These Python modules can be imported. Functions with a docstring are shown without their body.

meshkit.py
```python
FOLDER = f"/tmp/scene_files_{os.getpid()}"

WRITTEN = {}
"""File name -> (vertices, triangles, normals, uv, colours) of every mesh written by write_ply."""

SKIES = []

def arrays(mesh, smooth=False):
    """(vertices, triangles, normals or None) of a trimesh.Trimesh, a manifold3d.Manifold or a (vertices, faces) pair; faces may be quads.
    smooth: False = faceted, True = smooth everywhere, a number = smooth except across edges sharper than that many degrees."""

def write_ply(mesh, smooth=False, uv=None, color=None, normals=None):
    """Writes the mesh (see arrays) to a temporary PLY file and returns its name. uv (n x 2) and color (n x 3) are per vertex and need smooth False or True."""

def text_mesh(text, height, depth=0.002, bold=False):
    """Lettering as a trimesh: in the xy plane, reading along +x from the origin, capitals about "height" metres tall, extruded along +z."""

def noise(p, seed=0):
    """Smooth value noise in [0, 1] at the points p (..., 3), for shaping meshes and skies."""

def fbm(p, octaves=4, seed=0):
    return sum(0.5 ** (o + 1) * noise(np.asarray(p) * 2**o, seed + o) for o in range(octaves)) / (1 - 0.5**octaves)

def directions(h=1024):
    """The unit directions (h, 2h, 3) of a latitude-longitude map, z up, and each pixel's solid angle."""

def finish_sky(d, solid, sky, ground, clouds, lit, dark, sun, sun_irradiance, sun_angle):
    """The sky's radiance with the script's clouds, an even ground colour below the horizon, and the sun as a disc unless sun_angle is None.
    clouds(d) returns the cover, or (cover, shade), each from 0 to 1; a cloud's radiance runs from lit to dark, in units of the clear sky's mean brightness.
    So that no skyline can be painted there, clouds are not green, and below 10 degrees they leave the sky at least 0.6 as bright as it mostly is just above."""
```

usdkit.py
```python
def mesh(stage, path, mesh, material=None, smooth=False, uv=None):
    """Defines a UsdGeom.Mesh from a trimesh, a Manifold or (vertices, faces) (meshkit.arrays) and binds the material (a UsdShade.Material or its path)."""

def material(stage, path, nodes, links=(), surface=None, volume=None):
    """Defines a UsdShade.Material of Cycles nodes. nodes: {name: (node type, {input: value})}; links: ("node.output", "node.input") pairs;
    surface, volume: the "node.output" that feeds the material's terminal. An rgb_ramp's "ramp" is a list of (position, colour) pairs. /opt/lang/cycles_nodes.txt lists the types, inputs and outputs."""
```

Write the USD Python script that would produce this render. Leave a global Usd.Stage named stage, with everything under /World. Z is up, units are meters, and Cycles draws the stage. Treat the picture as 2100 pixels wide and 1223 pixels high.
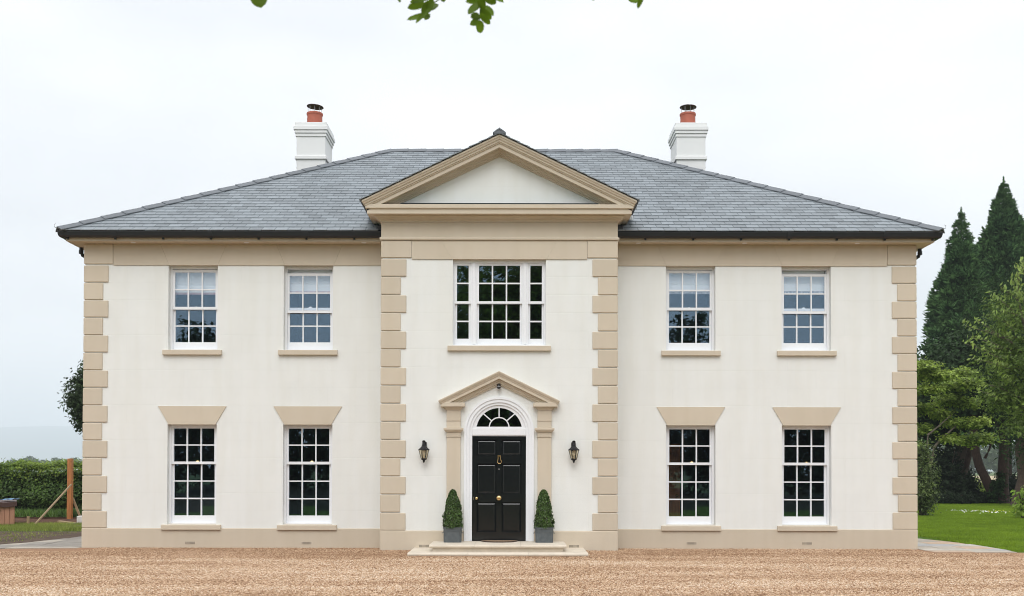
import math, random
import numpy as np, trimesh, usdkit, meshkit
from shapely.geometry import Polygon, Point, box as sbox, LineString
from shapely.ops import unary_union
from shapely import affinity
from pxr import Usd, UsdGeom, UsdLux, UsdShade, Gf, Sdf, Vt

random.seed(7)
R = np.random.default_rng(11)
stage = Usd.Stage.CreateInMemory()
UsdGeom.SetStageUpAxis(stage, UsdGeom.Tokens.z)
UsdGeom.SetStageMetersPerUnit(stage, 1.0)
UsdGeom.Xform.Define(stage, '/World')
UsdGeom.Scope.Define(stage, '/World/Looks')

# ---------------------------------------------------------------- camera
CAM = np.array([0.298, -21.0, 1.611])
YAW, PIT, ROL = -0.0020, 0.0157, -0.0019          # look slightly left, slightly up, slight roll
cam = UsdGeom.Camera.Define(stage, '/World/camera')
cam.CreateHorizontalApertureAttr(36.0)
cam.CreateVerticalApertureAttr(36.0 * 596 / 1024)
cam.CreateFocalLengthAttr(36.0)
cam.CreateVerticalApertureOffsetAttr(5.477)
cam.CreateFStopAttr(9.0)
cam.CreateFocusDistanceAttr(20.6)
cam.CreateClippingRangeAttr(Gf.Vec2f(0.05, 30000))
cam.CreateExposureAttr(0.08)
cy_, sy_, cp_, sp_, cr_, sr_ = math.cos(YAW), math.sin(YAW), math.cos(PIT), math.sin(PIT), math.cos(ROL), math.sin(ROL)
right = np.array([cy_, -sy_, 0.0])
fwd = np.array([sy_ * cp_, cy_ * cp_, sp_])
up = np.cross(right, fwd)
r2, u2 = right * cr_ - up * sr_, up * cr_ + right * sr_
mx = Gf.Matrix4d(*r2, 0, *u2, 0, *(-fwd), 0, *CAM, 1)
cam.AddTransformOp().Set(mx)

def ray(px, py):
    a, b = px - 1050.0, py - 931.05
    return fwd + r2 * (a / 2100) - u2 * (b / 2100)
def at(px, py, Y):                                 # point of the photograph's pixel at world depth y = Y
    r = ray(px, py); return CAM + r * (Y - CAM[1]) / r[1]

# ---------------------------------------------------------------- sky and sun
SKYOFF = 1.7
SUN_EL, SUN_AZ = math.radians(52), math.radians(186)      # azimuth from +y towards +x: high, behind the camera, a little left
sd = np.array([math.sin(SUN_AZ) * math.cos(SUN_EL), math.cos(SUN_AZ) * math.cos(SUN_EL), math.sin(SUN_EL)])
sky_mat = usdkit.material(stage, '/World/Looks/sky', {
    'tc': ('texture_coordinate', {}),
    'sep': ('separate_xyz', {}),
    'up': ('map_range', {'from_min': 0.0, 'from_max': 1.0, 'to_min': 0.62, 'to_max': 1.06, 'clamp': True}),
    'mp': ('mapping', {'location': (SKYOFF, 0.0, 0.0), 'scale': (1.0, 1.0, 2.6)}),
    'nz': ('noise_texture', {'scale': 1.5, 'detail': 4.0, 'roughness': 0.5}),
    'var': ('map_range', {'from_min': 0.34, 'from_max': 0.66, 'to_min': 0.905, 'to_max': 1.075, 'clamp': True}),
    'mul': ('math', {'math_type': 'multiply'}),
    'cl': ('mix_color', {'blend_type': 'multiply', 'fac': 1.0, 'a': (14.35, 14.6, 14.95), 'use_clamp': False}),
    'cc': ('combine_xyz', {}),
    'sky': ('sky_texture', {'sky_type': 'single_scattering', 'sun_disc': False, 'sun_elevation': SUN_EL, 'sun_rotation': SUN_AZ}),
    'thin': ('map_range', {'from_min': 0.35, 'from_max': 0.6, 'to_min': 0.86, 'to_max': 1.0, 'clamp': True}),
    'mx': ('mix_color', {'blend_type': 'mix', 'use_clamp': False}),
    'bg': ('background_shader', {'strength': 0.1}),
}, [('tc.generated', 'sep.vector'), ('sep.z', 'up.value'), ('tc.generated', 'mp.vector'), ('mp.vector', 'nz.vector'),
    ('nz.fac', 'var.value'), ('up.result', 'mul.value1'), ('var.result', 'mul.value2'),
    ('mul.value', 'cc.x'), ('mul.value', 'cc.y'), ('mul.value', 'cc.z'), ('cc.vector', 'cl.b'),
    ('nz.fac', 'thin.value'), ('thin.result', 'mx.fac'), ('sky.color', 'mx.a'), ('cl.result', 'mx.b'), ('mx.result', 'bg.color')],
    surface='bg.background')
dome = UsdLux.DomeLight.Define(stage, '/World/sky')
UsdShade.MaterialBindingAPI.Apply(dome.GetPrim()).Bind(sky_mat)
dome.GetPrim().SetCustomDataByKey('kind', 'structure')
sun = UsdLux.DistantLight.Define(stage, '/World/sun')
sun.CreateIntensityAttr(0.46); sun.CreateAngleAttr(38.0); sun.CreateColorAttr(Gf.Vec3f(1.0, 0.985, 0.965))
sun.GetPrim().CreateAttribute('inputs:normalize', Sdf.ValueTypeNames.Bool).Set(True)
zx = sd; xx = np.cross([0, 0, 1.0], zx); xx /= np.linalg.norm(xx); yx = np.cross(zx, xx)
sun.AddTransformOp().Set(Gf.Matrix4d(*xx, 0, *yx, 0, *zx, 0, 0, 0, 60, 1))

# ---------------------------------------------------------------- materials
def mat(name, color, rough=0.6, vary=0.0, scale=3.0, bump=0.0, bscale=60.0, metallic=0.0, spec=0.5, island=0.0, obj=0.0, color2=None, coat=0.0, transl=None, stretch=None, bdist=0.01):
    """Principled material: colour noise between color and color2, value noise by island and object, fine bump."""
    color = np.array(color, float)
    color2 = np.array(color2, float) if color2 is not None else color * (1 - vary)
    n = {'geo': ('geometry', {}), 'p': ('principled_bsdf', {'roughness': rough, 'metallic': metallic, 'specular_ior_level': spec, 'coat_weight': coat}),
         'nz': ('noise_texture', {'scale': scale, 'detail': 5.0, 'roughness': 0.6}),
         'rp': ('rgb_ramp', {'ramp': [(0.3, tuple(color2)), (0.7, tuple(color))]})}
    l = [('nz.fac', 'rp.fac')]
    if stretch:
        n['mp'] = ('mapping', {'scale': stretch}); l += [('geo.position', 'mp.vector'), ('mp.vector', 'nz.vector')]
    else:
        l += [('geo.position', 'nz.vector')]
    out = 'rp.color'
    if island or obj:
        n['oi'] = ('object_info', {}); n['at'] = ('attribute', {'attribute': 'rnd'})
        n['ad'] = ('math', {'math_type': 'add'}); n['fr'] = ('math', {'math_type': 'fraction'})
        n['vr'] = ('map_range', {'to_min': 1 - max(island, obj), 'to_max': 1 + max(island, obj) * 0.8})
        n['hs'] = ('hsv', {})
        l += [('at.fac', 'ad.value1'), ('oi.random', 'ad.value2'), ('ad.value', 'fr.value1'), ('fr.value', 'vr.value'), ('vr.result', 'hs.value'), (out, 'hs.color')]
        out = 'hs.color'
    l.append((out, 'p.base_color'))
    if bump:
        n['bn'] = ('noise_texture', {'scale': bscale, 'detail': 4.0, 'roughness': 0.65}); n['bp'] = ('bump', {'strength': bump, 'distance': bdist})
        l += [('geo.position', 'bn.vector'), ('bn.fac', 'bp.height'), ('bp.normal', 'p.normal')]
    surf = 'p.BSDF'
    if transl:
        n['tl'] = ('translucent_bsdf', {}); n['mc'] = ('mix_closure', {'fac': transl})
        l += [(out, 'tl.color'), ('p.BSDF', 'mc.closure1'), ('tl.BSDF', 'mc.closure2')]; surf = 'mc.closure'
    return usdkit.material(stage, '/World/Looks/' + name, n, l, surface=surf)

M = {}
def stucco(name, color, lines):
    n = {'geo': ('geometry', {}), 'sep': ('separate_xyz', {}), 'zz': ('math', {'math_type': 'add', 'value2': -0.405 + 0.3605 * 40}), 'cb': ('combine_xyz', {}),
         'br': ('brick_texture', {'scale': 1.0, 'color1': (1, 1, 1), 'color2': (1, 1, 1), 'mortar': (0, 0, 0), 'mortar_size': 0.004, 'mortar_smooth': 0.3, 'brick_width': 1.18, 'row_height': 0.3605, 'offset': 0.5}),
         'nz': ('noise_texture', {'scale': 1.3, 'detail': 6.0, 'roughness': 0.62}),
         'st': ('mapping', {'scale': (5.0, 5.0, 0.5)}), 'ns': ('noise_texture', {'scale': 1.0, 'detail': 4.0}),
         'rp': ('rgb_ramp', {'ramp': [(0.3, tuple(np.array(color) * 0.955)), (0.7, tuple(color))]}),
         'rs': ('rgb_ramp', {'ramp': [(0.35, (0.975, 0.97, 0.955)), (0.6, (1, 1, 1))]}),
         'm1': ('mix_color', {'blend_type': 'multiply', 'fac': 1.0}),
         'm2': ('mix_color', {'blend_type': 'multiply', 'fac': 0.035 if lines else 0.0}),
         'bn': ('noise_texture', {'scale': 90.0, 'detail': 5.0, 'roughness': 0.7}),
         'hm': ('math', {'math_type': 'multiply_add', 'value2': 0.25}),
         'bp': ('bump', {'strength': 0.35, 'distance': 0.004}),
         'oi': ('object_info', {}), 'ov': ('map_range', {'to_min': 0.955, 'to_max': 1.03}), 'oh': ('hsv', {}),
         'p': ('principled_bsdf', {'roughness': 0.85, 'specular_ior_level': 0.25})}
    l = [('geo.position', 'sep.vector'), ('sep.x', 'cb.x'), ('sep.z', 'zz.value1'), ('zz.value', 'cb.y'), ('cb.vector', 'br.vector'), ('geo.position', 'nz.vector'), ('nz.fac', 'rp.fac'),
         ('geo.position', 'st.vector'), ('st.vector', 'ns.vector'), ('ns.fac', 'rs.fac'), ('rp.color', 'm1.a'), ('rs.color', 'm1.b'), ('m1.result', 'm2.a'), ('br.color', 'm2.b'), ('m2.result', 'oh.color'), ('oh.color', 'p.base_color'),
         ('geo.position', 'bn.vector'), ('bn.fac', 'hm.value1'), ('br.fac' if lines else 'bn.fac', 'hm.value3'), ('hm.value', 'bp.height'), ('bp.normal', 'p.normal')]
    if not lines: l += [('oi.random', 'ov.value'), ('ov.result', 'oh.value')]
    if lines:
        n['iv'] = ('invert', {}); l[-3] = ('iv.color', 'hm.value3'); l.append(('br.fac', 'iv.color'))
    return usdkit.material(stage, '/World/Looks/' + name, n, l, surface='p.BSDF')
M['stucco'] = stucco('cream_stucco', (0.788, 0.795, 0.770), True)
M['stucco_plain'] = stucco('cream_stucco_plain', (0.788, 0.795, 0.770), False)
M['tan'] = stucco('tan_masonry_paint', (0.60, 0.522, 0.415), False)
M['white'] = mat('white_paint', (0.82, 0.83, 0.85), 0.35, 0.03, 2, bump=0.05)
M['white_render'] = mat('white_render', (0.78, 0.785, 0.78), 0.8, 0.04, 2, bump=0.25, bscale=80)
M['door'] = mat('black_gloss_paint', (0.008, 0.0095, 0.010), 0.16, 0.1, 4, bump=0.05, bscale=25, spec=0.5)
M['black'] = mat('black_plastic', (0.012, 0.012, 0.013), 0.4, 0.1)
M['iron'] = mat('black_iron', (0.010, 0.010, 0.012), 0.5, 0.2, 20, bump=0.1, spec=0.25)
M['slate'] = mat('roof_slate', (0.207, 0.233, 0.254), 0.5, 0.0, 9, bump=0.35, bscale=45, obj=0.21, island=0.21, color2=(0.160, 0.181, 0.199), bdist=0.006)
M['tile'] = mat('ridge_tile_grey', (0.125, 0.138, 0.155), 0.5, 0.2, 6, bump=0.2, obj=0.1, island=0.1)
M['deck'] = mat('roof_underlay', (0.025, 0.027, 0.03), 0.8, 0.2)
M['lead'] = mat('lead_flashing', (0.10, 0.105, 0.115), 0.5, 0.3, 8, metallic=0.3)
M['terracotta'] = mat('terracotta', (0.42, 0.115, 0.07), 0.7, 0.2, 12, bump=0.2)
M['rust'] = mat('rusted_steel', (0.055, 0.022, 0.018), 0.6, 0.4, 18, bump=0.2)
M['steel'] = mat('wire_steel', (0.35, 0.35, 0.36), 0.4, 0.1, metallic=0.8)
M['brass'] = mat('polished_brass', (0.80, 0.56, 0.25), 0.22, 0.1, 10, metallic=1.0)
M['chrome'] = mat('chrome', (0.6, 0.6, 0.62), 0.2, 0.1, metallic=1.0)
M['zinc'] = mat('galvanised_zinc', (0.125, 0.142, 0.152), 0.5, 0.3, 14, metallic=0.35, bump=0.1, bscale=20)
M['step'] = mat('cast_stone', (0.68, 0.60, 0.49), 0.75, 0.16, 5, bump=0.3, bscale=70, obj=0.03, island=0.03)
M['coir'] = mat('coir_mat', (0.30, 0.20, 0.12), 0.95, 0.35, 60, bump=0.8, bscale=220)
M['blind'] = mat('white_blind_cloth', (0.84, 0.86, 0.86), 0.9, 0.04, 4)
M['hem_pink'] = mat('pink_floral_trim', (0.62, 0.60, 0.62), 0.9, 0.0, 26, color2=(0.60, 0.33, 0.36))
M['hem_blue'] = mat('blue_floral_trim', (0.70, 0.70, 0.72), 0.9, 0.0, 26, color2=(0.12, 0.15, 0.2))
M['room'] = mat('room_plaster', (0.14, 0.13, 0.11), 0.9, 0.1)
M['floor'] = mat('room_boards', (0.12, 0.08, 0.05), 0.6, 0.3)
M['pine'] = mat('varnished_pine', (0.42, 0.17, 0.06), 0.35, 0.4, 3, stretch=(14, 14, 1.0))
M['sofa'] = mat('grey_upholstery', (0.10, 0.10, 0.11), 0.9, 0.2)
M['bark'] = mat('brown_bark', (0.105, 0.066, 0.048), 0.9, 0.5, 4, bump=1.0, bscale=14, stretch=(6, 6, 1.2), bdist=0.06)
M['bark_red'] = mat('reddish_bark', (0.062, 0.034, 0.025), 0.9, 0.5, 4, bump=1.0, bscale=10, stretch=(7, 7, 1.0), bdist=0.06)
M['bark_grey'] = mat('grey_bark', (0.16, 0.13, 0.10), 0.9, 0.4, 5, bump=0.6, bscale=30)
M['timber'] = mat('orange_timber', (0.50, 0.19, 0.055), 0.65, 0.45, 2.2, stretch=(16, 16, 1.2), bump=0.25, bscale=40)
M['plank'] = mat('pale_sawn_timber', (0.36, 0.25, 0.14), 0.8, 0.35, 3, stretch=(5, 5, 5), bump=0.2)
M['grey_plank'] = mat('weathered_board', (0.27, 0.23, 0.19), 0.85, 0.3, 3, bump=0.3)
M['tub'] = mat('tan_cladding', (0.43, 0.215, 0.135), 0.6, 0.15, 4, stretch=(9, 9, 1.5), obj=0.05)
M['vinyl'] = mat('brown_vinyl', (0.075, 0.036, 0.03), 0.45, 0.3, 5, bump=0.4, bscale=10)
M['blue'] = mat('blue_plastic', (0.16, 0.34, 0.55), 0.4, 0.1)
M['whiteblock'] = mat('pale_concrete', (0.62, 0.60, 0.56), 0.85, 0.15, 10, bump=0.3)

def leafmat(name, c, c2, island=0.3, transl=0.22, rough=0.45, spec=0.4):
    return mat(name, c, rough, 0, 0.9, color2=c2, island=island, transl=transl, spec=spec)
M['leaf_conifer'] = leafmat('conifer_needles', (0.105, 0.190, 0.062), (0.038, 0.085, 0.036), 0.8, 0.15, 0.7, 0.12)
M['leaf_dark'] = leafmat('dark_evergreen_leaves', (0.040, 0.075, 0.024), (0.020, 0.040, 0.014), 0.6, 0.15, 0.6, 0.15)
M['leaf_shade'] = leafmat('canopy_shaded_leaves', (0.020, 0.034, 0.014), (0.010, 0.018, 0.008), 0.5, 0.08, 0.6, 0.2)  # shade under the canopy painted into the leaf colour
M['leaf_cherry_tip'] = leafmat('lit_outer_cherry_leaves', (0.36, 0.46, 0.11), (0.18, 0.27, 0.06), 0.45, 0.42)  # lit copy of the cherry leaves, light painted into the colour
M['leaf_maple'] = leafmat('mid_green_leaves', (0.33, 0.42, 0.075), (0.15, 0.23, 0.04), 0.6, 0.45)
M['leaf_cherry'] = leafmat('light_green_leaves', (0.20, 0.285, 0.055), (0.075, 0.125, 0.028), 0.6, 0.4)
M['leaf_hedge'] = leafmat('hedge_leaves', (0.092, 0.160, 0.026), (0.045, 0.088, 0.018), 0.6, 0.25)  # hedge face darkened, its shade put into the colour
M['leaf_hedge_lit'] = leafmat('lit_top_hedge_leaves', (0.25, 0.33, 0.045), (0.13, 0.21, 0.03), 0.5, 0.35)  # light on the hedge top put into a brighter leaf colour
M['leaf_box'] = leafmat('box_leaves', (0.075, 0.135, 0.026), (0.035, 0.072, 0.016), 0.65, 0.15, 0.35)
M['leaf_left'] = leafmat('dull_green_leaves', (0.044, 0.072, 0.022), (0.024, 0.040, 0.014), 0.6, 0.15, 0.6, 0.2)
M['leaf_rhodo'] = leafmat('leathery_leaves', (0.12, 0.165, 0.045), (0.035, 0.058, 0.018), 0.9, 0.2, 0.35, 0.4)
M['leaf_lime'] = leafmat('lime_green_leaves', (0.30, 0.42, 0.06), (0.17, 0.29, 0.04), 0.3, 0.4)
M['leaf_robinia'] = leafmat('robinia_leaflets', (0.17, 0.26, 0.020), (0.12, 0.20, 0.016), 0.3, 0.5, 0.4)
M['leaf_far'] = leafmat('distant_leaves', (0.075, 0.115, 0.045), (0.05, 0.08, 0.035), 0.3, 0.2)
M['grass'] = leafmat('grass_blades', (0.235, 0.35, 0.022), (0.14, 0.225, 0.014), 0.45, 0.35, 0.5, 0.3)
M['weeds'] = leafmat('rough_grass_blades', (0.29, 0.33, 0.065), (0.15, 0.19, 0.04), 0.4, 0.3, 0.6, 0.3)
M['petal'] = mat('white_petals', (0.8, 0.8, 0.76), 0.7, 0.1)
M['flower_yellow'] = mat('yellow_petals', (0.75, 0.6, 0.06), 0.7, 0.1)
M['stone'] = usdkit.material(stage, '/World/Looks/gravel_stone', {
    'geo': ('geometry', {}), 'at': ('attribute', {'attribute': 'rnd'}), 'oi': ('object_info', {}), 'ad': ('math', {'math_type': 'add'}), 'fr': ('math', {'math_type': 'fraction'}),
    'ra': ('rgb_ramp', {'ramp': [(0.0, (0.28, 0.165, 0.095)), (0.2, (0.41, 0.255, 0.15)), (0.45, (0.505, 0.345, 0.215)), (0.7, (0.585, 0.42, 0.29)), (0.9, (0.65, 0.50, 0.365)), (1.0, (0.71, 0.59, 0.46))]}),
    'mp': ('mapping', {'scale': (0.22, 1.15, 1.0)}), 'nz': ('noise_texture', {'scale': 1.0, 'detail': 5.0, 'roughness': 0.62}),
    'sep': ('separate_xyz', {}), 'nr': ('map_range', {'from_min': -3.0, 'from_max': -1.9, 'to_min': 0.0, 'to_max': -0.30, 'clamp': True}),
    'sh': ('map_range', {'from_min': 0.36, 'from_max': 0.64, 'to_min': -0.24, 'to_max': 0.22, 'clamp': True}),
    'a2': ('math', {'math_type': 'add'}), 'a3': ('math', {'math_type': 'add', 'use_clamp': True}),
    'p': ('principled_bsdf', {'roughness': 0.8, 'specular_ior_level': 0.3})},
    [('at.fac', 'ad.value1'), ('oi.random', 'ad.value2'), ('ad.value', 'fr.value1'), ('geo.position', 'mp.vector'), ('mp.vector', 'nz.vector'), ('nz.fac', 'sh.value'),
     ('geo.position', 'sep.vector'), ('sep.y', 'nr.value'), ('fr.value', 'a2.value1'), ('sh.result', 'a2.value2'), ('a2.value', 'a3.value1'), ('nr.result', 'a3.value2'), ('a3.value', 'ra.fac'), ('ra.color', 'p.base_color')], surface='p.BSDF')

def ground_mat(name, ca, cb, scale, bump, bscale, extra=None, bdist=0.03):
    return mat(name, ca, 0.95, 0, scale, bump, bscale, spec=0.15, color2=cb, stretch=extra, bdist=bdist)
M['gravel_base'] = ground_mat('gravel_bed', (0.47, 0.29, 0.18), (0.27, 0.145, 0.082), 30, 1.0, 55)
M['soil'] = ground_mat('bare_soil', (0.135, 0.098, 0.072), (0.07, 0.048, 0.036), 2.2, 1.0, 7, bdist=0.08)
M['soil_red'] = ground_mat('reddish_soil', (0.15, 0.075, 0.05), (0.07, 0.038, 0.028), 3.0, 1.0, 9, bdist=0.1)
M['dark_ground'] = ground_mat('dark_unseen_ground', (0.035, 0.032, 0.016), (0.018, 0.020, 0.009), 1.5, 1.0, 20)  # tree shade put into this ground colour
M['lawn'] = ground_mat('lawn_turf', (0.10, 0.18, 0.014), (0.06, 0.115, 0.010), 1.2, 1.0, 40)
M['meadow'] = ground_mat('meadow', (0.10, 0.15, 0.04), (0.07, 0.10, 0.035), 0.03, 0.5, 2)
M['field'] = ground_mat('stubble_field', (0.48, 0.40, 0.27), (0.36, 0.31, 0.19), 0.05, 0.3, 2)
M['hill'] = ground_mat('hillside', (0.07, 0.11, 0.05), (0.04, 0.07, 0.035), 0.004, 0.3, 0.05)
for i, (c, c2) in enumerate([((0.46, 0.40, 0.33), (0.34, 0.30, 0.25)), ((0.40, 0.39, 0.38), (0.30, 0.29, 0.29)), ((0.52, 0.38, 0.27), (0.40, 0.29, 0.21)), ((0.50, 0.46, 0.40), (0.38, 0.35, 0.30))]):
    M['flag%d' % i] = mat('sandstone_flag_' + 'abcd'[i], c, 0.8, 0, 3, 0.4, 30, color2=c2, obj=0.06)
M['flag_grey'] = mat('damp_grey_flag', (0.30, 0.27, 0.23), 0.7, 0, 2.5, 0.4, 30, color2=(0.20, 0.175, 0.15), obj=0.1)

def glassmat(name, tint, ior, clear=(1, 1, 1)):
    return usdkit.material(stage, '/World/Looks/' + name, {
        'ge': ('geometry', {}), 'io': ('map_range', {'to_min': ior, 'to_max': 1.0 / ior}), 'f': ('fresnel', {}), 'tr': ('transparent_bsdf', {'color': clear}), 'gl': ('glossy_bsdf', {'color': tint, 'roughness': 0.0}),
        'mc': ('mix_closure', {})}, [('ge.backfacing', 'io.value'), ('io.result', 'f.IOR'), ('f.fac', 'mc.fac'), ('tr.BSDF', 'mc.closure1'), ('gl.BSDF', 'mc.closure2')], surface='mc.closure')
M['glass'] = glassmat('window_glass', (0.52, 0.76, 1.0), 1.98, (0.99, 0.99, 0.99))
M['lampglass'] = glassmat('lantern_glass', (1, 1, 1), 1.45, (0.97, 0.935, 0.85))

# ---------------------------------------------------------------- scene helpers
taken = {}
def path_of(name, parent=None):
    base = str(parent.GetPath()) if parent is not None else '/World'
    k = taken.get((base, name), 0); taken[(base, name)] = k + 1
    return f'{base}/{name}' + (f'_{k:03d}' if k else '')
def tag(p, label=None, category=None, group=None, kind=None):
    for k, v in (('label', label), ('category', category), ('group', group), ('kind', kind)):
        if v: p.SetCustomDataByKey(k, v)
    return p
def xf(name, parent=None, loc=(0, 0, 0), rotz=0, **kw):
    x = UsdGeom.Xform.Define(stage, path_of(name, parent))
    if any(loc): x.AddTranslateOp().Set(Gf.Vec3d(*map(float, loc)))
    if rotz: x.AddRotateZOp().Set(float(rotz))
    return tag(x.GetPrim(), **kw)
def per_piece(g, k, seed=0):
    """One random tone for every k vertices (a leaf, a blade, a stone, a slate)."""
    n = len(g.GetPointsAttr().Get()); rg = np.random.default_rng(seed + 5); r = np.repeat(rg.random(n // k + 1), k)[:n]
    UsdGeom.PrimvarsAPI(g).CreatePrimvar('rnd', Sdf.ValueTypeNames.FloatArray, 'vertex').Set(Vt.FloatArray.FromNumpy(r.astype(np.float32)))
    return g
def add(name, mesh, m, parent=None, smooth=False, rnd=0, **kw):
    g = usdkit.mesh(stage, path_of(name, parent), mesh, M[m] if isinstance(m, str) else m, smooth=smooth)
    if rnd: per_piece(g, rnd)
    return tag(g.GetPrim(), **kw)
def cat(ms): return trimesh.util.concatenate([m for m in ms])
BOXF = np.array([[0, 2, 1], [1, 2, 3], [4, 5, 6], [5, 7, 6], [0, 1, 4], [1, 5, 4], [2, 6, 3], [3, 6, 7], [0, 4, 2], [2, 4, 6], [1, 3, 5], [3, 7, 5]])
def box(x0, x1, y0, y1, z0, z1, c=0.0):
    if c <= 0:
        v = np.array([[x, y, z] for z in (z0, z1) for y in (y0, y1) for x in (x0, x1)], float)
        return trimesh.Trimesh(v, BOXF, process=False)
    pts = []
    for ix, x in enumerate((x0, x1)):
        for iy, y in enumerate((y0, y1)):
            for iz, z in enumerate((z0, z1)):
                sx, sy, sz = (1 - 2 * ix) * c, (1 - 2 * iy) * c, (1 - 2 * iz) * c
                pts += [(x, y + sy, z + sz), (x + sx, y, z + sz), (x + sx, y + sy, z)]
    return trimesh.convex.convex_hull(np.array(pts))
def ext(poly, y0, y1):
    """An x-z outline made solid from y0 (towards the viewer) to y1."""
    ms = []
    for g in getattr(poly, 'geoms', [poly]):
        m = trimesh.creation.extrude_polygon(g, y1 - y0, engine='earcut')
        v = np.array(m.vertices)
        ms.append(trimesh.Trimesh(np.c_[v[:, 0], y1 - v[:, 2], v[:, 1]], m.faces, process=False))
    return cat(ms)
def flat(poly, z0, z1):
    ms = []
    for g in getattr(poly, 'geoms', [poly]):
        m = trimesh.creation.extrude_polygon(g, z1 - z0, engine='earcut'); m.apply_translation((0, 0, z0)); ms.append(m)
    return cat(ms)
def tube(pts, rad, n=8):
    pts = np.array(pts, float); rad = np.broadcast_to(np.array(rad, float), (len(pts),))
    rings = []
    for i in range(len(pts)):
        d = pts[min(i + 1, len(pts) - 1)] - pts[max(i - 1, 0)]; d /= np.linalg.norm(d) + 1e-9
        a = np.cross(d, [0.13, 0.31, 0.94] if abs(d[2]) < 0.9 else [1, 0.1, 0]); a /= np.linalg.norm(a); b = np.cross(d, a)
        t = np.linspace(0, 2 * np.pi, n, endpoint=False)
        rings.append(pts[i] + rad[i] * (np.cos(t)[:, None] * a + np.sin(t)[:, None] * b))
    v = np.vstack(rings + [pts[:1], pts[-1:]]); f = []
    for i in range(len(pts) - 1):
        for k in range(n):
            a, b = i * n + k, i * n + (k + 1) % n
            f += [[a, b, a + n], [b, b + n, a + n]]
    e = len(v) - 2
    for k in range(n):
        f += [[e, (k + 1) % n, k], [e + 1, (len(pts) - 1) * n + k, (len(pts) - 1) * n + (k + 1) % n]]
    return trimesh.Trimesh(v, f, process=False)
def lathe(prof, n=20, loc=(0, 0, 0)):
    m = trimesh.creation.revolve(np.array(prof, float), sections=n); m.apply_translation(loc); return m
def hull(pts): return trimesh.convex.convex_hull(np.array(pts, float))
def prism(sec, d):
    """A closed section (n x 3) pushed along the vector d."""
    sec = np.array(sec, float); n = len(sec); v = np.vstack([sec, sec + np.array(d)])
    f = [[i, (i + 1) % n, n + i] for i in range(n)] + [[(i + 1) % n, n + (i + 1) % n, n + i] for i in range(n)]
    f += [[0, i + 1, i] for i in range(1, n - 1)] + [[n, n + i, n + i + 1] for i in range(1, n - 1)]
    return trimesh.Trimesh(v, f, process=False)
def sweep(prof, line):
    """A profile of (o, v) pairs, each carried along its own polyline line(o, v)."""
    L = [np.array(line(o, v), float) for o, v in prof]; V, F = [], []
    for i in range(len(L)):
        a, b = L[i], L[(i + 1) % len(L)]
        for k in range(len(a) - 1):
            q = [a[k], a[k + 1], b[k + 1], b[k]]; j = len(V); V += q; F += [[j, j + 1, j + 2], [j, j + 2, j + 3]]
    m = trimesh.Trimesh(np.array(V), F, process=False); m.merge_vertices(); return m

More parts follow.
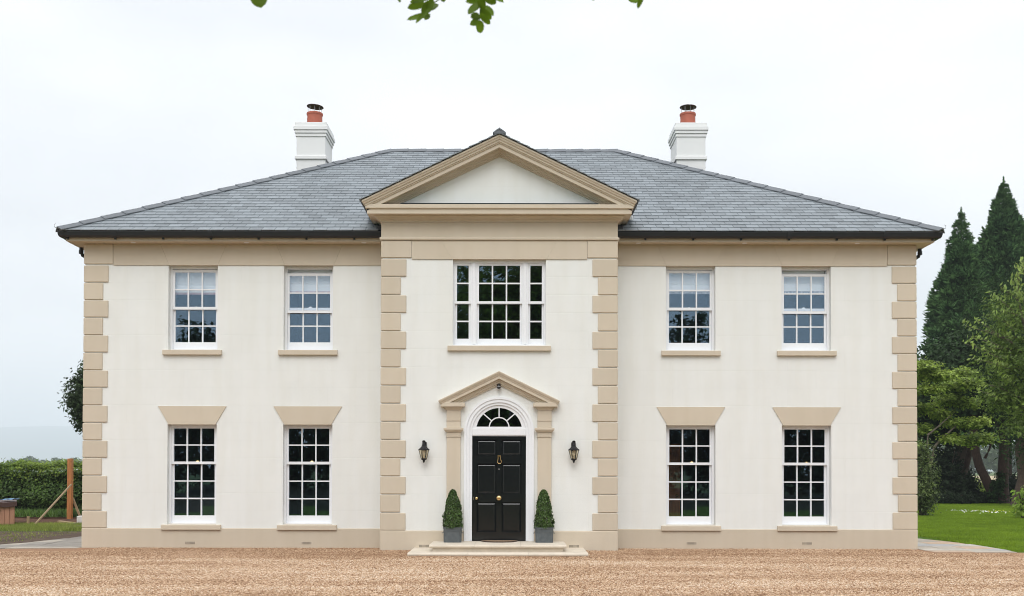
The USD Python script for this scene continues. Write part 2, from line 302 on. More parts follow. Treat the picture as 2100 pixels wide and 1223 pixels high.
# ---------------------------------------------------------------- foliage helpers
def norm(a): return a / (np.linalg.norm(a, axis=-1, keepdims=True) + 1e-9)
def leaves(pos, nrm, size, aspect=0.5, rng=R, droop=None):
    """Pointed, slightly folded leaves: four vertices, two triangles each."""
    n = len(pos); size = np.broadcast_to(np.asarray(size, float), (n,))[:, None]
    t = norm(np.cross(nrm, rng.normal(size=(n, 3)))) if droop is None else norm(droop - nrm * (droop * nrm).sum(1, keepdims=True))
    b = np.cross(nrm, t)
    V = np.empty((n, 4, 3))
    V[:, 0] = pos - t * size * 0.5; V[:, 2] = pos + t * size * 0.5
    V[:, 1] = pos + b * size * aspect * 0.5 + nrm * size * 0.10; V[:, 3] = pos - b * size * aspect * 0.5 + nrm * size * 0.10
    i = np.arange(n)[:, None] * 4
    return V.reshape(-1, 3), np.vstack([i + [0, 1, 2], i + [0, 2, 3]])
def crown(blobs, n, size, spread=0.35, per=40, aspect=0.55, up_bias=0.5, rng=R, shell=0.55):
    """Leaves in clumps through the outer volume of ellipsoids given as (centre, radii)."""
    w = np.array([np.prod(r) ** (2 / 3) for _, r in blobs]); w = w / w.sum(); P, N = [], []
    for (c, r), q in zip(blobs, w):
        k = max(3, int(n * q / per)); d = norm(rng.normal(size=(k, 3)))
        cc = np.array(c) + d * np.array(r) * (shell + (1 - shell) * rng.random((k, 1)) ** 0.6)
        p = np.repeat(cc, per, 0) + rng.normal(size=(k * per, 3)) * spread * np.array([1, 1, 0.6])
        P.append(p); N.append(norm(norm((p - np.array(c)) / np.array(r)) * 0.8 + [0, 0, up_bias] + rng.normal(size=p.shape) * 0.55))
    P, N = np.vstack(P), np.vstack(N)
    return leaves(P, N, size * (0.7 + 0.6 * rng.random(len(P))), aspect, rng)
def conifer(base, height, rfun, nb, size, rng=R, zlow=0.0):
    """Tufts of upswept needle sprays round a straight stem, small and loose towards the top."""
    base = np.array(base, float); K = 26
    h = zlow + (1 - zlow) * (1 - np.sqrt(rng.random(nb))); h[: nb // 10] = 0.70 + 0.285 * rng.random(nb // 10)
    a = rng.random(nb) * 2 * np.pi
    lob = 0.72 + 0.56 * meshkit.fbm(np.c_[np.cos(a) * 2.0, np.sin(a) * 2.0, h * height * 0.8], 3, 17)
    Lr = np.array([rfun(x) for x in h]) * lob; s = 1 - 0.62 * rng.random(nb) ** 1.5
    C = base + np.c_[np.cos(a) * Lr * s, np.sin(a) * Lr * s, h * height - 0.22 * s * Lr]
    out = norm(np.c_[np.cos(a), np.sin(a), 0.75 + 0 * a])
    tr = size * np.clip(0.20 + 0.8 * Lr / 1.7, 0.20, 1.0) * (0.7 + 0.6 * rng.random(nb))
    D = norm(np.repeat(out, K, 0) * 0.9 + rng.normal(size=(nb * K, 3)) * 0.75)
    T = np.repeat(tr, K); P = np.repeat(C, K, 0) + D * (T * (0.25 + 0.75 * rng.random(nb * K)))[:, None]
    n1 = 240; t = 0.90 + 0.105 * rng.random(n1)                    # open leader at the very top
    P = np.vstack([P, base + np.c_[rng.normal(size=(n1, 2)) * (0.03 + 3.2 * (1.0 - t)[:, None].clip(0)) * 0.5, t * height]])
    D = np.vstack([D, norm(rng.normal(size=(n1, 3)) * 0.5 + [0, 0, 0.9])]); T = np.r_[T, np.full(n1, size * 0.42)]
    N = norm(np.cross(D, rng.normal(size=D.shape)))
    return leaves(P, N, T * (0.55 + 0.5 * rng.random(len(P))), 0.34, rng, droop=D)

# ================================================================ GROUND AND TERRAIN
def sheet(x0, x1, y0, y1, z, n=2, wob=0.0, seed=0):
    X, Y = np.meshgrid(np.linspace(x0, x1, n), np.linspace(y0, y1, n)); Z = np.full(X.shape, z, float)
    if wob: Z = Z + wob * (meshkit.fbm(np.stack([X * 0.9, Y * 0.9, X * 0], -1), 4, seed) - 0.5)
    v = np.stack([X, Y, Z], -1).reshape(-1, 3); i = np.arange(n * n).reshape(n, n)
    f = np.c_[i[:-1, :-1].ravel(), i[:-1, 1:].ravel(), i[1:, 1:].ravel(), i[1:, :-1].ravel()]
    return v, f
add('ground', sheet(-11400, 11400, -900, 11400, -0.06), 'meadow', kind='structure')
add('gravel_driveway', flat(Polygon([(-30, -11.5), (30, -11.5), (30, -0.95), (10.3, -0.80), (8.6, -0.8), (8.6, 0.05), (-8.6, 0.05), (-8.6, -0.17), (-10.1, -0.36), (-30, -0.5)]), -0.05, 0.0), 'gravel_base', kind='structure')
add('lawn', flat(Polygon([(10.33, -0.8), (30, -1.0), (60, 6), (60, 40), (12, 40), (9.75, 22), (9.82, 3.3), (10.25, 1.6)]), -0.05, -0.012), 'lawn', kind='structure')
add('front_lawn', flat(sbox(-40, -19.5, 40, -11.503), -0.05, -0.004), 'lawn', kind='structure')
add('woodland_floor', flat(sbox(-40, -62, 40, -19.503), -0.05, -0.004), 'dark_ground', kind='structure')  # unseen ground, added dark so the lower panes mirror less light
add('bare_earth', flat(Polygon([(-10.1, -0.36), (-40, -0.5), (-40, 6), (-9, 6), (-9.9, 4.5), (-10.0, 3.4), (-10.5, 0.55)]), -0.05, -0.008), 'soil', kind='structure')
v, f = sheet(-30, -8.7, 8.2, 16.0, -0.03, 60, 0.14, 3); v[:, 2] += 0.06 * np.clip((v[:, 1] - 8.2) / 2, 0, 1) - 0.12 * (v[:, 1] < 8.4)
add('soil_bank', (v, f), 'soil_red', smooth=True, kind='structure')
add('grass_verge', flat(Polygon([(-40, 5.0), (-9.0, 5.6), (-9.0, 9.2), (-40, 8.8)]), -0.05, -0.004), 'meadow', kind='structure')
add('stubble_field', flat(Polygon([(20, 75), (400, 75), (700, 420), (20, 300)]), -0.055, -0.02), 'field', kind='structure')
# far hills, faint behind the hedge
X, Y = np.meshgrid(np.linspace(-9500, 7000, 110), np.linspace(6500, 11000, 28))
Z = (0.55 + 0.45 * meshkit.fbm(np.stack([X / 3800, Y / 3800, X * 0], -1), 4, 5)) * 480 * np.clip((Y - 6500) / 2600, 0, 1) ** 0.8 * (0.74 + 0.26 * np.clip((-X) / 3500, -1, 1)) - 1
i = np.arange(X.size).reshape(X.shape)
add('hills', (np.stack([X, Y, Z], -1).reshape(-1, 3), np.c_[i[:-1, :-1].ravel(), i[:-1, 1:].ravel(), i[1:, 1:].ravel(), i[1:, :-1].ravel()]), 'hill', smooth=True, kind='structure')

# paving beside the house, laid in flags
def paving(name, edge, mats, x_in, seed, ymin, ymax):
    pv = xf(name, kind='structure')
    rg = random.Random(seed); y = ymin
    add('bedding', flat(edge.buffer(-0.03), -0.05, -0.002), 'soil', pv)
    while y < ymax:
        h = rg.choice([0.42, 0.58, 0.72]); x = x_in
        while abs(x) < 13.2:
            w = rg.choice([0.5, 0.62, 0.82]); s = math.copysign(1, x)
            p = sbox(min(x, x + s * w), y, max(x, x + s * w), y + h).buffer(-0.007).intersection(edge)
            if not p.is_empty and p.geom_type == 'Polygon' and p.area > 0.03:
                zt = 0.006 + 0.005 * rg.random(); add('flagstone', flat(p, -0.04, zt), rg.choice(mats), pv)
            x += s * w
        y += h
paving('paving_strip', Polygon([(8.57, -0.80), (10.28, -0.80), (10.3, 1.5), (9.84, 3.3), (9.75, 12), (8.57, 12)]), ['flag0', 'flag1', 'flag2', 'flag3'], 8.57, 3, -0.80, 12)
paving('paving_strip', Polygon([(-8.57, -0.16), (-12.6, -0.44), (-12.5, 0.15), (-10.75, 0.5), (-10.3, 1.3), (-10.0, 3.4), (-9.9, 12), (-8.57, 12)]), ['flag_grey', 'flag_grey', 'flag0'], -8.57, 5, -0.6, 12)

# loose stones over the driveway: patches of stones repeated with quarter turns
def stone_patch(n, seed, size):
    rg = np.random.default_rng(seed)
    ico = trimesh.creation.icosphere(0); bv = np.array(ico.vertices); bf = np.array(ico.faces)
    P = np.c_[rg.random((n, 2)) - 0.5, 0.006 + 0.014 * rg.random(n)]
    S = size * (0.55 + 0.9 * rg.random((n, 1))) * (np.array([1, 0.8, 0.62]) * (0.8 + 0.4 * rg.random((n, 3))))
    a = rg.random(n) * 2 * np.pi; V = bv[None] * (0.85 + 0.3 * rg.random((n, len(bv), 1))) * S[:, None]
    c, s = np.cos(a)[:, None], np.sin(a)[:, None]
    W = np.stack([V[..., 0] * c - V[..., 1] * s, V[..., 0] * s + V[..., 1] * c, V[..., 2]], -1) + P[:, None]
    return W.reshape(-1, 3), (bf[None] + np.arange(n)[:, None, None] * len(bv)).reshape(-1, 3)
pi = UsdGeom.PointInstancer.Define(stage, '/World/gravel'); tag(pi.GetPrim(), kind='stuff', label='loose orange and buff gravel spread over the driveway', category='gravel')
protos = []
for k in range(5):
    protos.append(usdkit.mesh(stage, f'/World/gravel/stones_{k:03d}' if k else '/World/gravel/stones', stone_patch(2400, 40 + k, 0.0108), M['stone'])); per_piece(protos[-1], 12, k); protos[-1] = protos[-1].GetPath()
pi.CreatePrototypesRel().SetTargets(protos)
pos, idx, ori = [], [], []
for gx in np.arange(-12.5, 12.6, 0.97):
    for gy in np.arange(-9.4, -0.3, 0.97):
        if (abs(gx) > 8.1 and gy > -0.95) or (abs(gx) < 1.2 and gy > -2.2) : continue
        n_ = float(meshkit.noise(np.array([[gx * 0.35 + 9, gy * 1.3 + 4, 0.0]]), 2)[0])
        for layer_ in range(1):
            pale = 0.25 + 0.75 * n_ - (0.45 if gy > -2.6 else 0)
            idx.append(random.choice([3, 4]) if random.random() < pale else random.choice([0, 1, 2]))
            pos.append((gx + random.uniform(-.03, .03), min(gy, -0.53) + random.uniform(-.03, .03), 0.0)); q = random.randrange(4) * math.pi / 4
            ori.append(Gf.Quath(math.cos(q), 0, 0, math.sin(q)))
for sx in (-1, 1):
    for gx in np.arange(1.75, 8.6, 0.97):
        if gx < 2.4:
            pos.append((sx * gx, -1.22, 0.0)); idx.append(0); ori.append(Gf.Quath(1, 0, 0, 0))
pi.CreatePositionsAttr(Vt.Vec3fArray([Gf.Vec3f(*map(float, p)) for p in pos])); pi.CreateProtoIndicesAttr(Vt.IntArray(idx)); pi.CreateOrientationsAttr(Vt.QuathArray(ori))

# grass: patches of blades
def blade_patch(n, seed, L, h, w):
    rg = np.random.default_rng(seed); p = np.c_[(rg.random((n, 2)) - 0.5) * L, np.zeros(n)]
    a = rg.random(n) * 2 * np.pi; d = np.c_[np.cos(a), np.sin(a), 0 * a]; lean = rg.normal(size=(n, 3)) * [0.4, 0.4, 0]
    hh = h * (0.5 + 0.9 * rg.random(n))[:, None]
    V = np.stack([p - d * w, p + d * w, p + lean * hh + [0, 0, 1] * hh], 1)
    return V.reshape(-1, 3), np.arange(3 * n).reshape(-1, 3)
def blades(name, label, poly, L, n, h, w, m, seed, z=0.0):
    g = UsdGeom.PointInstancer.Define(stage, '/World/' + name); tag(g.GetPrim(), kind='stuff', label=label, category='grass')
    pr = [per_piece(usdkit.mesh(stage, f'/World/{name}/blades' + (f'_{k:03d}' if k else ''), blade_patch(n, seed + k, L * 1.1, h, w), M[m]), 3, k).GetPath() for k in range(3)]
    g.CreatePrototypesRel().SetTargets(pr); x0, y0, x1, y1 = poly.bounds; P, I, O = [], [], []
    rg = random.Random(seed)
    for x in np.arange(x0, x1, L):
        for y in np.arange(y0, y1, L):
            if poly.contains(Point(x, y)) and poly.buffer(-L * 0.25).contains(Point(x, y)):
                P.append(Gf.Vec3f(float(x), float(y), z)); I.append(rg.randrange(3)); q = rg.randrange(4) * math.pi / 4; O.append(Gf.Quath(math.cos(q), 0, 0, math.sin(q)))
    g.CreatePositionsAttr(Vt.Vec3fArray(P)); g.CreateProtoIndicesAttr(Vt.IntArray(I)); g.CreateOrientationsAttr(Vt.QuathArray(O))
blades('lawn_grass', 'mown bright green lawn grass right of the house', Polygon([(10.4, -0.75), (16, -0.8), (30, 12), (34, 32), (13, 32), (9.9, 22), (9.95, 3.4), (10.4, 1.6)]), 0.9, 2600, 0.045, 0.006, 'grass', 60, -0.012)
blades('verge_grass', 'rough grass strip between bare earth and hedge', Polygon([(-20, 5.3), (-9.0, 5.8), (-9.0, 8.9), (-20, 8.4)]), 0.6, 420, 0.085, 0.008, 'weeds', 70, 0.0)
blades('bank_weeds', 'low weeds at the foot of the hedge', Polygon([(-20, 11.2), (-9.0, 11.2), (-9.0, 13.4), (-20, 13.4)]), 0.7, 260, 0.20, 0.022, 'leaf_hedge', 80, 0.08)
blades('earth_weeds', 'thin weeds scattered on the bare earth', Polygon([(-16, 0.9), (-10.6, 0.9), (-10.3, 5.2), (-16, 5.0)]), 0.8, 70, 0.04, 0.008, 'weeds', 90, -0.008)

# ================================================================ THE HOUSE
W, B, P = 8.53, 2.33, 0.68            # half width of the wings, half width of the bay, projection of the bay
DEPTH = 11.15
house = xf('house', label='cream stucco country house with tan stone trim and slate hipped roof', category='house')
UX = (-6.312, -3.938, 3.922, 6.296)   # window centres on the wings
ZU0, ZU1, ZG0, ZG1 = 4.07, 5.812, 0.48, 2.535
hw_u, hw_g = 0.508, 0.506
def wing_poly(x0, x1):
    holes = []
    for c in UX:
        if x0 < c < x1: holes += [sbox(c - hw_u, ZU0, c + hw_u, ZU1), sbox(c - hw_g, ZG0, c + hw_g, ZG1)]
    return sbox(x0, -0.1, x1, 6.36).difference(unary_union(holes))
add('wall', ext(wing_poly(-W, -B), 0, 0.30), 'stucco', house)
add('wall', ext(wing_poly(B, W), 0, 0.30), 'stucco', house)
door_hole = unary_union([sbox(-0.60, -0.2, 0.60, 2.365), Point(0, 2.365).buffer(0.60, 48)])
bay = Polygon([(-B, -0.1), (B, -0.1), (B, 6.86), (0, 7.98), (-B, 6.86)]).difference(sbox(-0.925, 4.085, 0.925, 5.805)).difference(door_hole)
add('wall', ext(bay, -P, -P + 0.30), 'stucco', house)
for s in (-1, 1):
    add('wall', box(min(s * B, s * (B - 0.3)), max(s * B, s * (B - 0.3)), -P + 0.301, 0.6, -0.1, 6.7), 'stucco_plain', house)
    add('wall', box(min(s * W, s * (W - 0.3)), max(s * W, s * (W - 0.3)), 0.301, DEPTH, -0.1, 6.36), 'stucco_plain', house)
add('wall', box(-W + 0.301, W - 0.301, DEPTH - 0.3, DEPTH, -0.1, 6.36), 'stucco_plain', house)
# rooms behind the windows
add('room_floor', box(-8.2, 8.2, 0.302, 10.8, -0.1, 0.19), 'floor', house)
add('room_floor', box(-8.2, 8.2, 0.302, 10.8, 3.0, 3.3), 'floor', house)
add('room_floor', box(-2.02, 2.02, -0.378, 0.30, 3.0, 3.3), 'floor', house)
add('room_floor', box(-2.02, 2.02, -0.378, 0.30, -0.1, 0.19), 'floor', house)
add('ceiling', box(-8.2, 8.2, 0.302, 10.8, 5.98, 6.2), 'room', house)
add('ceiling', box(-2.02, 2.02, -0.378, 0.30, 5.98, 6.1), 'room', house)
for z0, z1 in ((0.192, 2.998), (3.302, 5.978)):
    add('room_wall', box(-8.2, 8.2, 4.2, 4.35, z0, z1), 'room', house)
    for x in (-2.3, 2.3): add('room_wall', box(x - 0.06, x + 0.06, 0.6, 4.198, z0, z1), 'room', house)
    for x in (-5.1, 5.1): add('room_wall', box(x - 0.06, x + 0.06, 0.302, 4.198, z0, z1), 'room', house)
idoor = xf('room_door', house)
add('leaf', box(3.14, 3.96, 1.60, 1.645, 0.195, 2.2, 0.004), 'pine', idoor)
for zz in (0.35, 1.25):
    for xx0 in (3.22, 3.58): add('panel', box(xx0, xx0 + 0.28, 1.588, 1.599, zz, zz + 0.75, 0.006), 'pine', idoor)
add('knob', trimesh.creation.icosphere(2, 0.033).apply_translation((3.885, 1.56, 1.05)), 'brass', idoor, smooth=True)
add('room_wall', box(2.361, 3.135, 1.58, 1.66, 0.192, 2.998), 'room', house)

# plinth
def strip(x0, x1, y, z0, z1, o, c=0.01): return box(x0, x1, y - o, y + 0.02, z0, z1, c)
add('plinth', box(-W - 0.028, -B - 0.002, -0.028, 0.1, -0.12, 0.405, 0.012), 'tan', house)
add('plinth', box(B + 0.002, W + 0.028, -0.028, 0.1, -0.12, 0.405, 0.012), 'tan', house)
add('plinth', box(-B - 0.028, -0.695, -P - 0.028, -P + 0.1, -0.12, 0.405, 0.012), 'tan', house)
add('plinth', box(0.695, B + 0.028, -P - 0.028, -P + 0.1, -0.12, 0.405, 0.012), 'tan', house)
for s in (-1, 1): add('plinth', box(min(s * W, s * (W + 0.028)), max(s * W, s * (W + 0.028)), 0.103, DEPTH, -0.12, 0.405), 'tan', house)
# quoins, long and short in turn
PITCH = 0.3605
for s in (-1, 1):
    for k in range(15):
        z0 = 0.409 + k * PITCH; long = (k % 2 == 0)
        L = 0.505 if long else 0.395
        for X0, Y0, big in ((W, 0.0, 1), (B, -P, 0)):
            xo, xi = s * (X0 + 0.026), s * (X0 + 0.026 - L)
            add('quoin', box(min(xo, xi), max(xo, xi), Y0 - 0.026, Y0 + (0.395 if long else 0.505) * 0.9, z0, z0 + PITCH - 0.016, 0.011), 'tan', house)
# frieze blocks with flat arches over the upper windows
def seg(pts, y, o=0.020): return ext(Polygon(pts), y - o, y + 0.10)
z0, z1, g = 5.829, 6.246, 0.0014
def frieze(xs, y, zb, zt):
    for a, b, kind in xs:
        add('flat_arch' if kind else 'frieze_block', seg([(a[0] + g, zb), (b[0] - g, zb), (b[1] - g, zt), (a[1] + g, zt)], y), 'tan', house)
for s in (-1, 1):
    e = sorted([s * 6.302, s * 3.92])
    lim = (-7.952, -2.335) if s < 0 else (2.335, 7.952)
    cuts = [(lim[0], lim[0])]
    for c in e: cuts += [(c - 0.50, c - 0.685), (c + 0.50, c + 0.685)]
    cuts.append((lim[1], lim[1]))
    frieze([(cuts[i], cuts[i + 1], i % 2) for i in range(5)], 0.0, 5.809, z1)
    a, b = sorted([s * (W + 0.026), s * 7.958])
    add('frieze_block', box(a, b, -0.026, 0.45, z0, z1, 0.010), 'tan', house)
    a, b = sorted([s * (B + 0.026), s * 1.748])
    add('frieze_block', box(a, b, -P - 0.026, -P + 0.5, z0, 6.168, 0.010), 'tan', house)
frieze([((-1.742, -1.742), (-0.94, -1.15), 0), ((-0.94, -1.15), (0.94, 1.15), 1), ((0.94, 1.15), (1.742, 1.742), 0)], -P, 5.802, 6.168)
# flat arches over the lower windows
for c in UX:
    add('flat_arch', seg([(c - 0.478, 2.532), (c + 0.478, 2.532), (c + 0.702, 2.908), (c - 0.702, 2.908)], 0.0, 0.018), 'tan', house)

# bands of the bay, carried round its three sides
def ushape(o, z): return [(-B - o, 0.9, z), (-B - o, -P - o, z), (B + o, -P - o, z), (B + o, 0.9, z)]
add('string_course', sweep([(0, 6.172), (0.045, 6.178), (0.052, 6.19), (0.052, 6.222), (0.03, 6.238), (0, 6.238)], ushape), 'tan', house)
add('architrave_band', sweep([(0, 6.239), (0.024, 6.239), (0.024, 6.532), (0, 6.532)], ushape), 'tan', house)
add('cornice', sweep([(0, 6.534), (0.035, 6.534), (0.035, 6.556), (0.055, 6.562), (0.062, 6.585), (0.085, 6.588), (0.10, 6.612), (0.135, 6.632), (0.15, 6.634), (0.15, 6.650), (0.268, 6.650), (0.268, 6.645), (0.272, 6.645), (0.272, 6.738), (0.296, 6.744), (0.302, 6.752), (0.302, 6.822), (0.29, 6.828), (0, 6.85)], ushape), 'tan', house)
SL = 0.482
def rake(o, v):
    e = 7.853 + v - SL * (B + o)
    return [(-B - o, 1.2, e), (-B - o, -P - o, e), (0, -P - o, 7.853 + v), (B + o, -P - o, e), (B + o, 1.2, e)]
ped = xf('pediment', house)
add('raking_cornice', sweep([(-0.05, 0.0), (0.035, 0.0), (0.035, 0.028), (0.06, 0.035), (0.07, 0.062), (0.095, 0.066), (0.125, 0.10), (0.14, 0.102), (0.14, 0.112), (0.272, 0.104), (0.272, 0.178), (0.292, 0.183), (0.297, 0.205), (0.312, 0.208), (0.318, 0.246), (0.335, 0.252), (0.350, 0.290), (0.362, 0.296), (0.362, 0.330), (0.35, 0.336), (-0.05, 0.336)], rake), 'tan', ped)
add('ledge_flashing', box(-1.95, 1.95, -P - 0.27, -P - 0.004, 6.850, 6.856), 'zinc', ped)

# eaves: soffit, fascia, gutters
def ring(d0, d1): return sbox(-W - d0, -d0, W + d0, DEPTH + d0).difference(sbox(-W - d1, -d1, W + d1, DEPTH + d1))
cutbay = sbox(-B - 0.003, -1, B + 0.003, 0.5)
add('soffit', flat(ring(0.275, -0.02).difference(cutbay), 6.248, 6.262), 'tan', house)
add('fascia', flat(ring(0.285, 0.255).difference(cutbay), 6.243, 6.40), 'tan', house)
for s in (-1, 1):
    for x in ((2.83, 5.0, 7.3) if s > 0 else (-2.78, -5.18, -7.5)):
        add('soffit_light', lathe([(0, 6.2465), (0.05, 6.2465), (0.055, 6.2478), (0, 6.2478)], 16, (x, -0.14, 0)), 'white', house)
gprof = [(-0.288, 6.318), (-0.335, 6.300), (-0.372, 6.305), (-0.395, 6.335), (-0.402, 6.375), (-0.408, 6.405), (-0.408, 6.425), (-0.398, 6.425), (-0.395, 6.40), (-0.288, 6.40)]
for s in (-1, 1):
    gu = xf('gutter', house)
    x0, x1 = s * 2.352, s * 8.935
    pr = [(x0, y, z) for y, z in gprof]
    sec0 = np.array(pr); sec1 = np.array([(s * (W + 0.002 - y), y, z) for y, z in gprof])   # mitred outer corner
    n = len(pr); v = np.vstack([sec0, sec1]); f = [[i, (i + 1) % n, n + i] for i in range(n)] + [[(i + 1) % n, n + (i + 1) % n, n + i] for i in range(n)]
    f += [[0, i + 1, i] for i in range(1, n - 1)]
    add('trough', (v, f), 'black', gu)
    sec2 = np.array([(s * (W + 0.002 - y), DEPTH, z) for y, z in gprof]); v = np.vstack([sec1, sec2])
    add('trough', (v, f), 'black', gu)
    for k in range(7):
        xb = s * (2.95 + k * 0.97)
        add('bracket', ext(Polygon([(xb - 0.018, 6.272), (xb + 0.018, 6.272), (xb + 0.018, 6.31), (xb - 0.018, 6.31)]), -0.33, -0.286), 'black', gu)
        if k % 2: add('union', prism([(xb - 0.05, y - 0.006 if y < -0.3 else y, z - (0.006 if z < 6.38 else -0.003)) for y, z in gprof], (0.10, 0, 0)), 'black', gu)
    dp = xf('downpipe', house)
    add('swan_neck', tube([(s * 8.775, 0.36, 6.27), (s * 8.775, 0.36, 6.15), (s * 8.765, 0.40, 6.10), (s * 8.66, 0.72, 6.03), (s * 8.61, 0.88, 6.00), (s * 8.60, 0.90, 5.90)], 0.038, 12), 'black', dp, smooth=40)
    add('collar', lathe([(0.036, 6.12), (0.047, 6.12), (0.047, 6.2), (0.036, 6.2)], 14, (s * 8.775, 0.36, 0)), 'black', dp)
    add('pipe', tube([(s * 8.60, 0.90, 5.92), (s * 8.60, 0.90, 0.0)], 0.035, 12), 'black', dp, smooth=40)

# ---- main roof
roof = xf('roof', house)
WE, YE, ZE, YR, ZR = 8.925, -0.395, 6.432, 5.576, 9.905
S0 = (ZR - ZE) / (YR - YE); PH = math.atan(S0); RR = WE - (YR - YE); YB = 2 * YR - YE
deck = hull([(-WE, YE, ZE), (WE, YE, ZE), (-WE, YB, ZE), (WE, YB, ZE), (-RR, YR, ZR), (RR, YR, ZR), (-WE, YE, ZE - 0.035), (WE, YE, ZE - 0.035), (-WE, YB, ZE - 0.035), (WE, YB, ZE - 0.035)])
deck.apply_translation((0, 0, -0.015))
add('roof_deck', deck, 'deck', roof)
cosP, sinP = math.cos(PH), math.sin(PH)
def on_slope(x, u, n): return (x, YE + u * cosP - n * sinP, ZE + u * sinP + n * cosP)
GAUGE, SW = 0.2135, 0.262
SLEN = (YR - YE) / cosP
slates = []
def gable_top(x): return 8.20 - SL * abs(x)
k = 0
while k * GAUGE - 0.03 < SLEN - 0.05:
    u0 = k * GAUGE - 0.03; u1 = min(u0 + GAUGE + 0.05, SLEN)
    hx = WE - max(u0 + 0.1, 0) * cosP + 0.02
    x = -hx - SW + ((k % 2) * 0.5 + 0.13 * ((k * 7) % 3 - 1) * 0.2) * SW
    x -= (x + 20) % SW - ((k % 2) * 0.5) * SW
    while x < hx:
        a, b = max(x + 0.0040, -hx), min(x + SW - 0.0040, hx); xm = (a + b) / 2
        ym = YE + (u0 + 0.1) * cosP; zm = ZE + (u0 + 0.1) * sinP
        hid = (abs(xm) < B + 0.0 and ym < 0.25) or (abs(xm) < 2.36 and gable_top(xm) > zm + 0.15)
        if b - a > 0.05 and not hid:
            j = random.uniform(-0.0012, 0.0022); t = 0.015
            q = [on_slope(xx, uu, nn) for nn0, nn1 in ((0.0155 + j, 0.003), (0.0155 + t + j, 0.003 + t)) for xx, uu, nn in ((a, u0 + random.uniform(-.004, .004), nn0), (b, u0 + random.uniform(-.004, .004), nn0), (a, u1, nn1), (b, u1, nn1))]
            slates.append((k, (np.array(q), BOXF)))
        x += SW
    k += 1
order = sorted(range(len(slates)), key=lambda i: slates[i][0])
for i in order[:300]: add('slate', slates[i][1], 'slate', roof)
rest = [trimesh.Trimesh(*slates[i][1], process=False) for i in order[300:]]
add('upper_slates', cat(rest), 'slate', roof, kind='stuff', rnd=8)
# lead where the bay meets the slope
for s in (-1, 1):
    a, b = sorted([s * (B + 0.004), s * (B + 0.17)])
    add('flashing', hull([(x, y, ZE + (y - YE) * S0 + dz) for x in (a, b) for y in (YE + 0.03, 0.8) for dz in (0.012, 0.034)]), 'lead', roof)
add('roof_vent', lathe([(0, 0.11), (0.05, 0.105), (0.075, 0.08), (0.08, 0.03), (0.06, 0.0), (0, 0)], 18, at(1291, 452, -0.05)), 'white', roof, smooth=40)
# hip and ridge tiles
def vtile(p0, p1, a1, a2, leg, th, lift0, lift1, nup):
    out = []
    for p, lf in ((p0, lift0), (p1, lift1)):
        c = p + nup * lf
        out.append(np.array([c + a1 * leg, c + nup * th * 1.4, c + a2 * leg, c + a2 * leg - nup * th, c - nup * th * 0.2, c + a1 * leg - nup * th]))
    n = 6; v = np.vstack(out); f = [[i, (i + 1) % n, n + i] for i in range(n)] + [[(i + 1) % n, n + (i + 1) % n, n + i] for i in range(n)]
    f += [[0, 1, 5], [1, 4, 5], [1, 2, 3], [1, 3, 4], [6, 11, 7], [7, 11, 10], [7, 9, 8], [7, 10, 9]]
    return trimesh.Trimesh(v, f, process=False)
nf = np.array([0, -sinP, cosP])
for s in (-1, 1):
    ns = np.array([s * sinP, 0, cosP])
    p0, p1 = np.array([s * WE, YE, ZE + 0.01]), np.array([s * RR, YR, ZR + 0.01]); d = p1 - p0; Lh = np.linalg.norm(d); d /= Lh
    a1 = np.cross(nf, d); a1 *= -np.sign(a1[2]); a2 = np.cross(ns, d); a2 *= -np.sign(a2[2]); nup = nf + ns; nup /= np.linalg.norm(nup)
    m_ = int(Lh / 0.46)
    for i in range(m_):
        add('hip_tile', vtile(p0 + d * Lh * i / m_, p0 + d * (Lh * (i + 1) / m_ + 0.05), a1, a2, 0.165, 0.016, 0.052, 0.036, nup), 'tile', roof)
    add('hip_iron', tube([p0 + [s * -0.12, 0.1, 0.05], p0 + [s * 0.0, -0.01, 0.03], p0 + [s * 0.05, -0.05, 0.05], p0 + [s * 0.055, -0.055, 0.10], p0 + [s * 0.03, -0.04, 0.12]], 0.006, 6), 'steel', roof)
    # the rear hip
    p0b = np.array([s * WE, YB, ZE + 0.01]); db = p1 - p0b; db /= np.linalg.norm(db)
    add('rear_hip', vtile(p0b, p1, np.array([s * -0.5, 0, 0]) * 0 + np.cross(np.array([0, sinP, cosP]), db) * -np.sign(np.cross(np.array([0, sinP, cosP]), db)[2]), np.cross(ns, db) * -np.sign(np.cross(ns, db)[2]), 0.165, 0.016, 0.05, 0.04, nup * [1, -1, 1]), 'tile', roof)
nb_ = np.array([0, sinP, cosP])
for i in range(13):
    x0, x1 = -RR + 2 * RR * i / 13, -RR + 2 * RR * (i + 1) / 13 + 0.04
    add('ridge_tile', vtile(np.array([x0, YR, ZR + 0.01]), np.array([x1, YR, ZR + 0.01]), np.array([0, -cosP, -sinP]), np.array([0, cosP, -sinP]), 0.165, 0.016, 0.036, 0.05, np.array([0, 0, 1.0])), 'tile', roof)
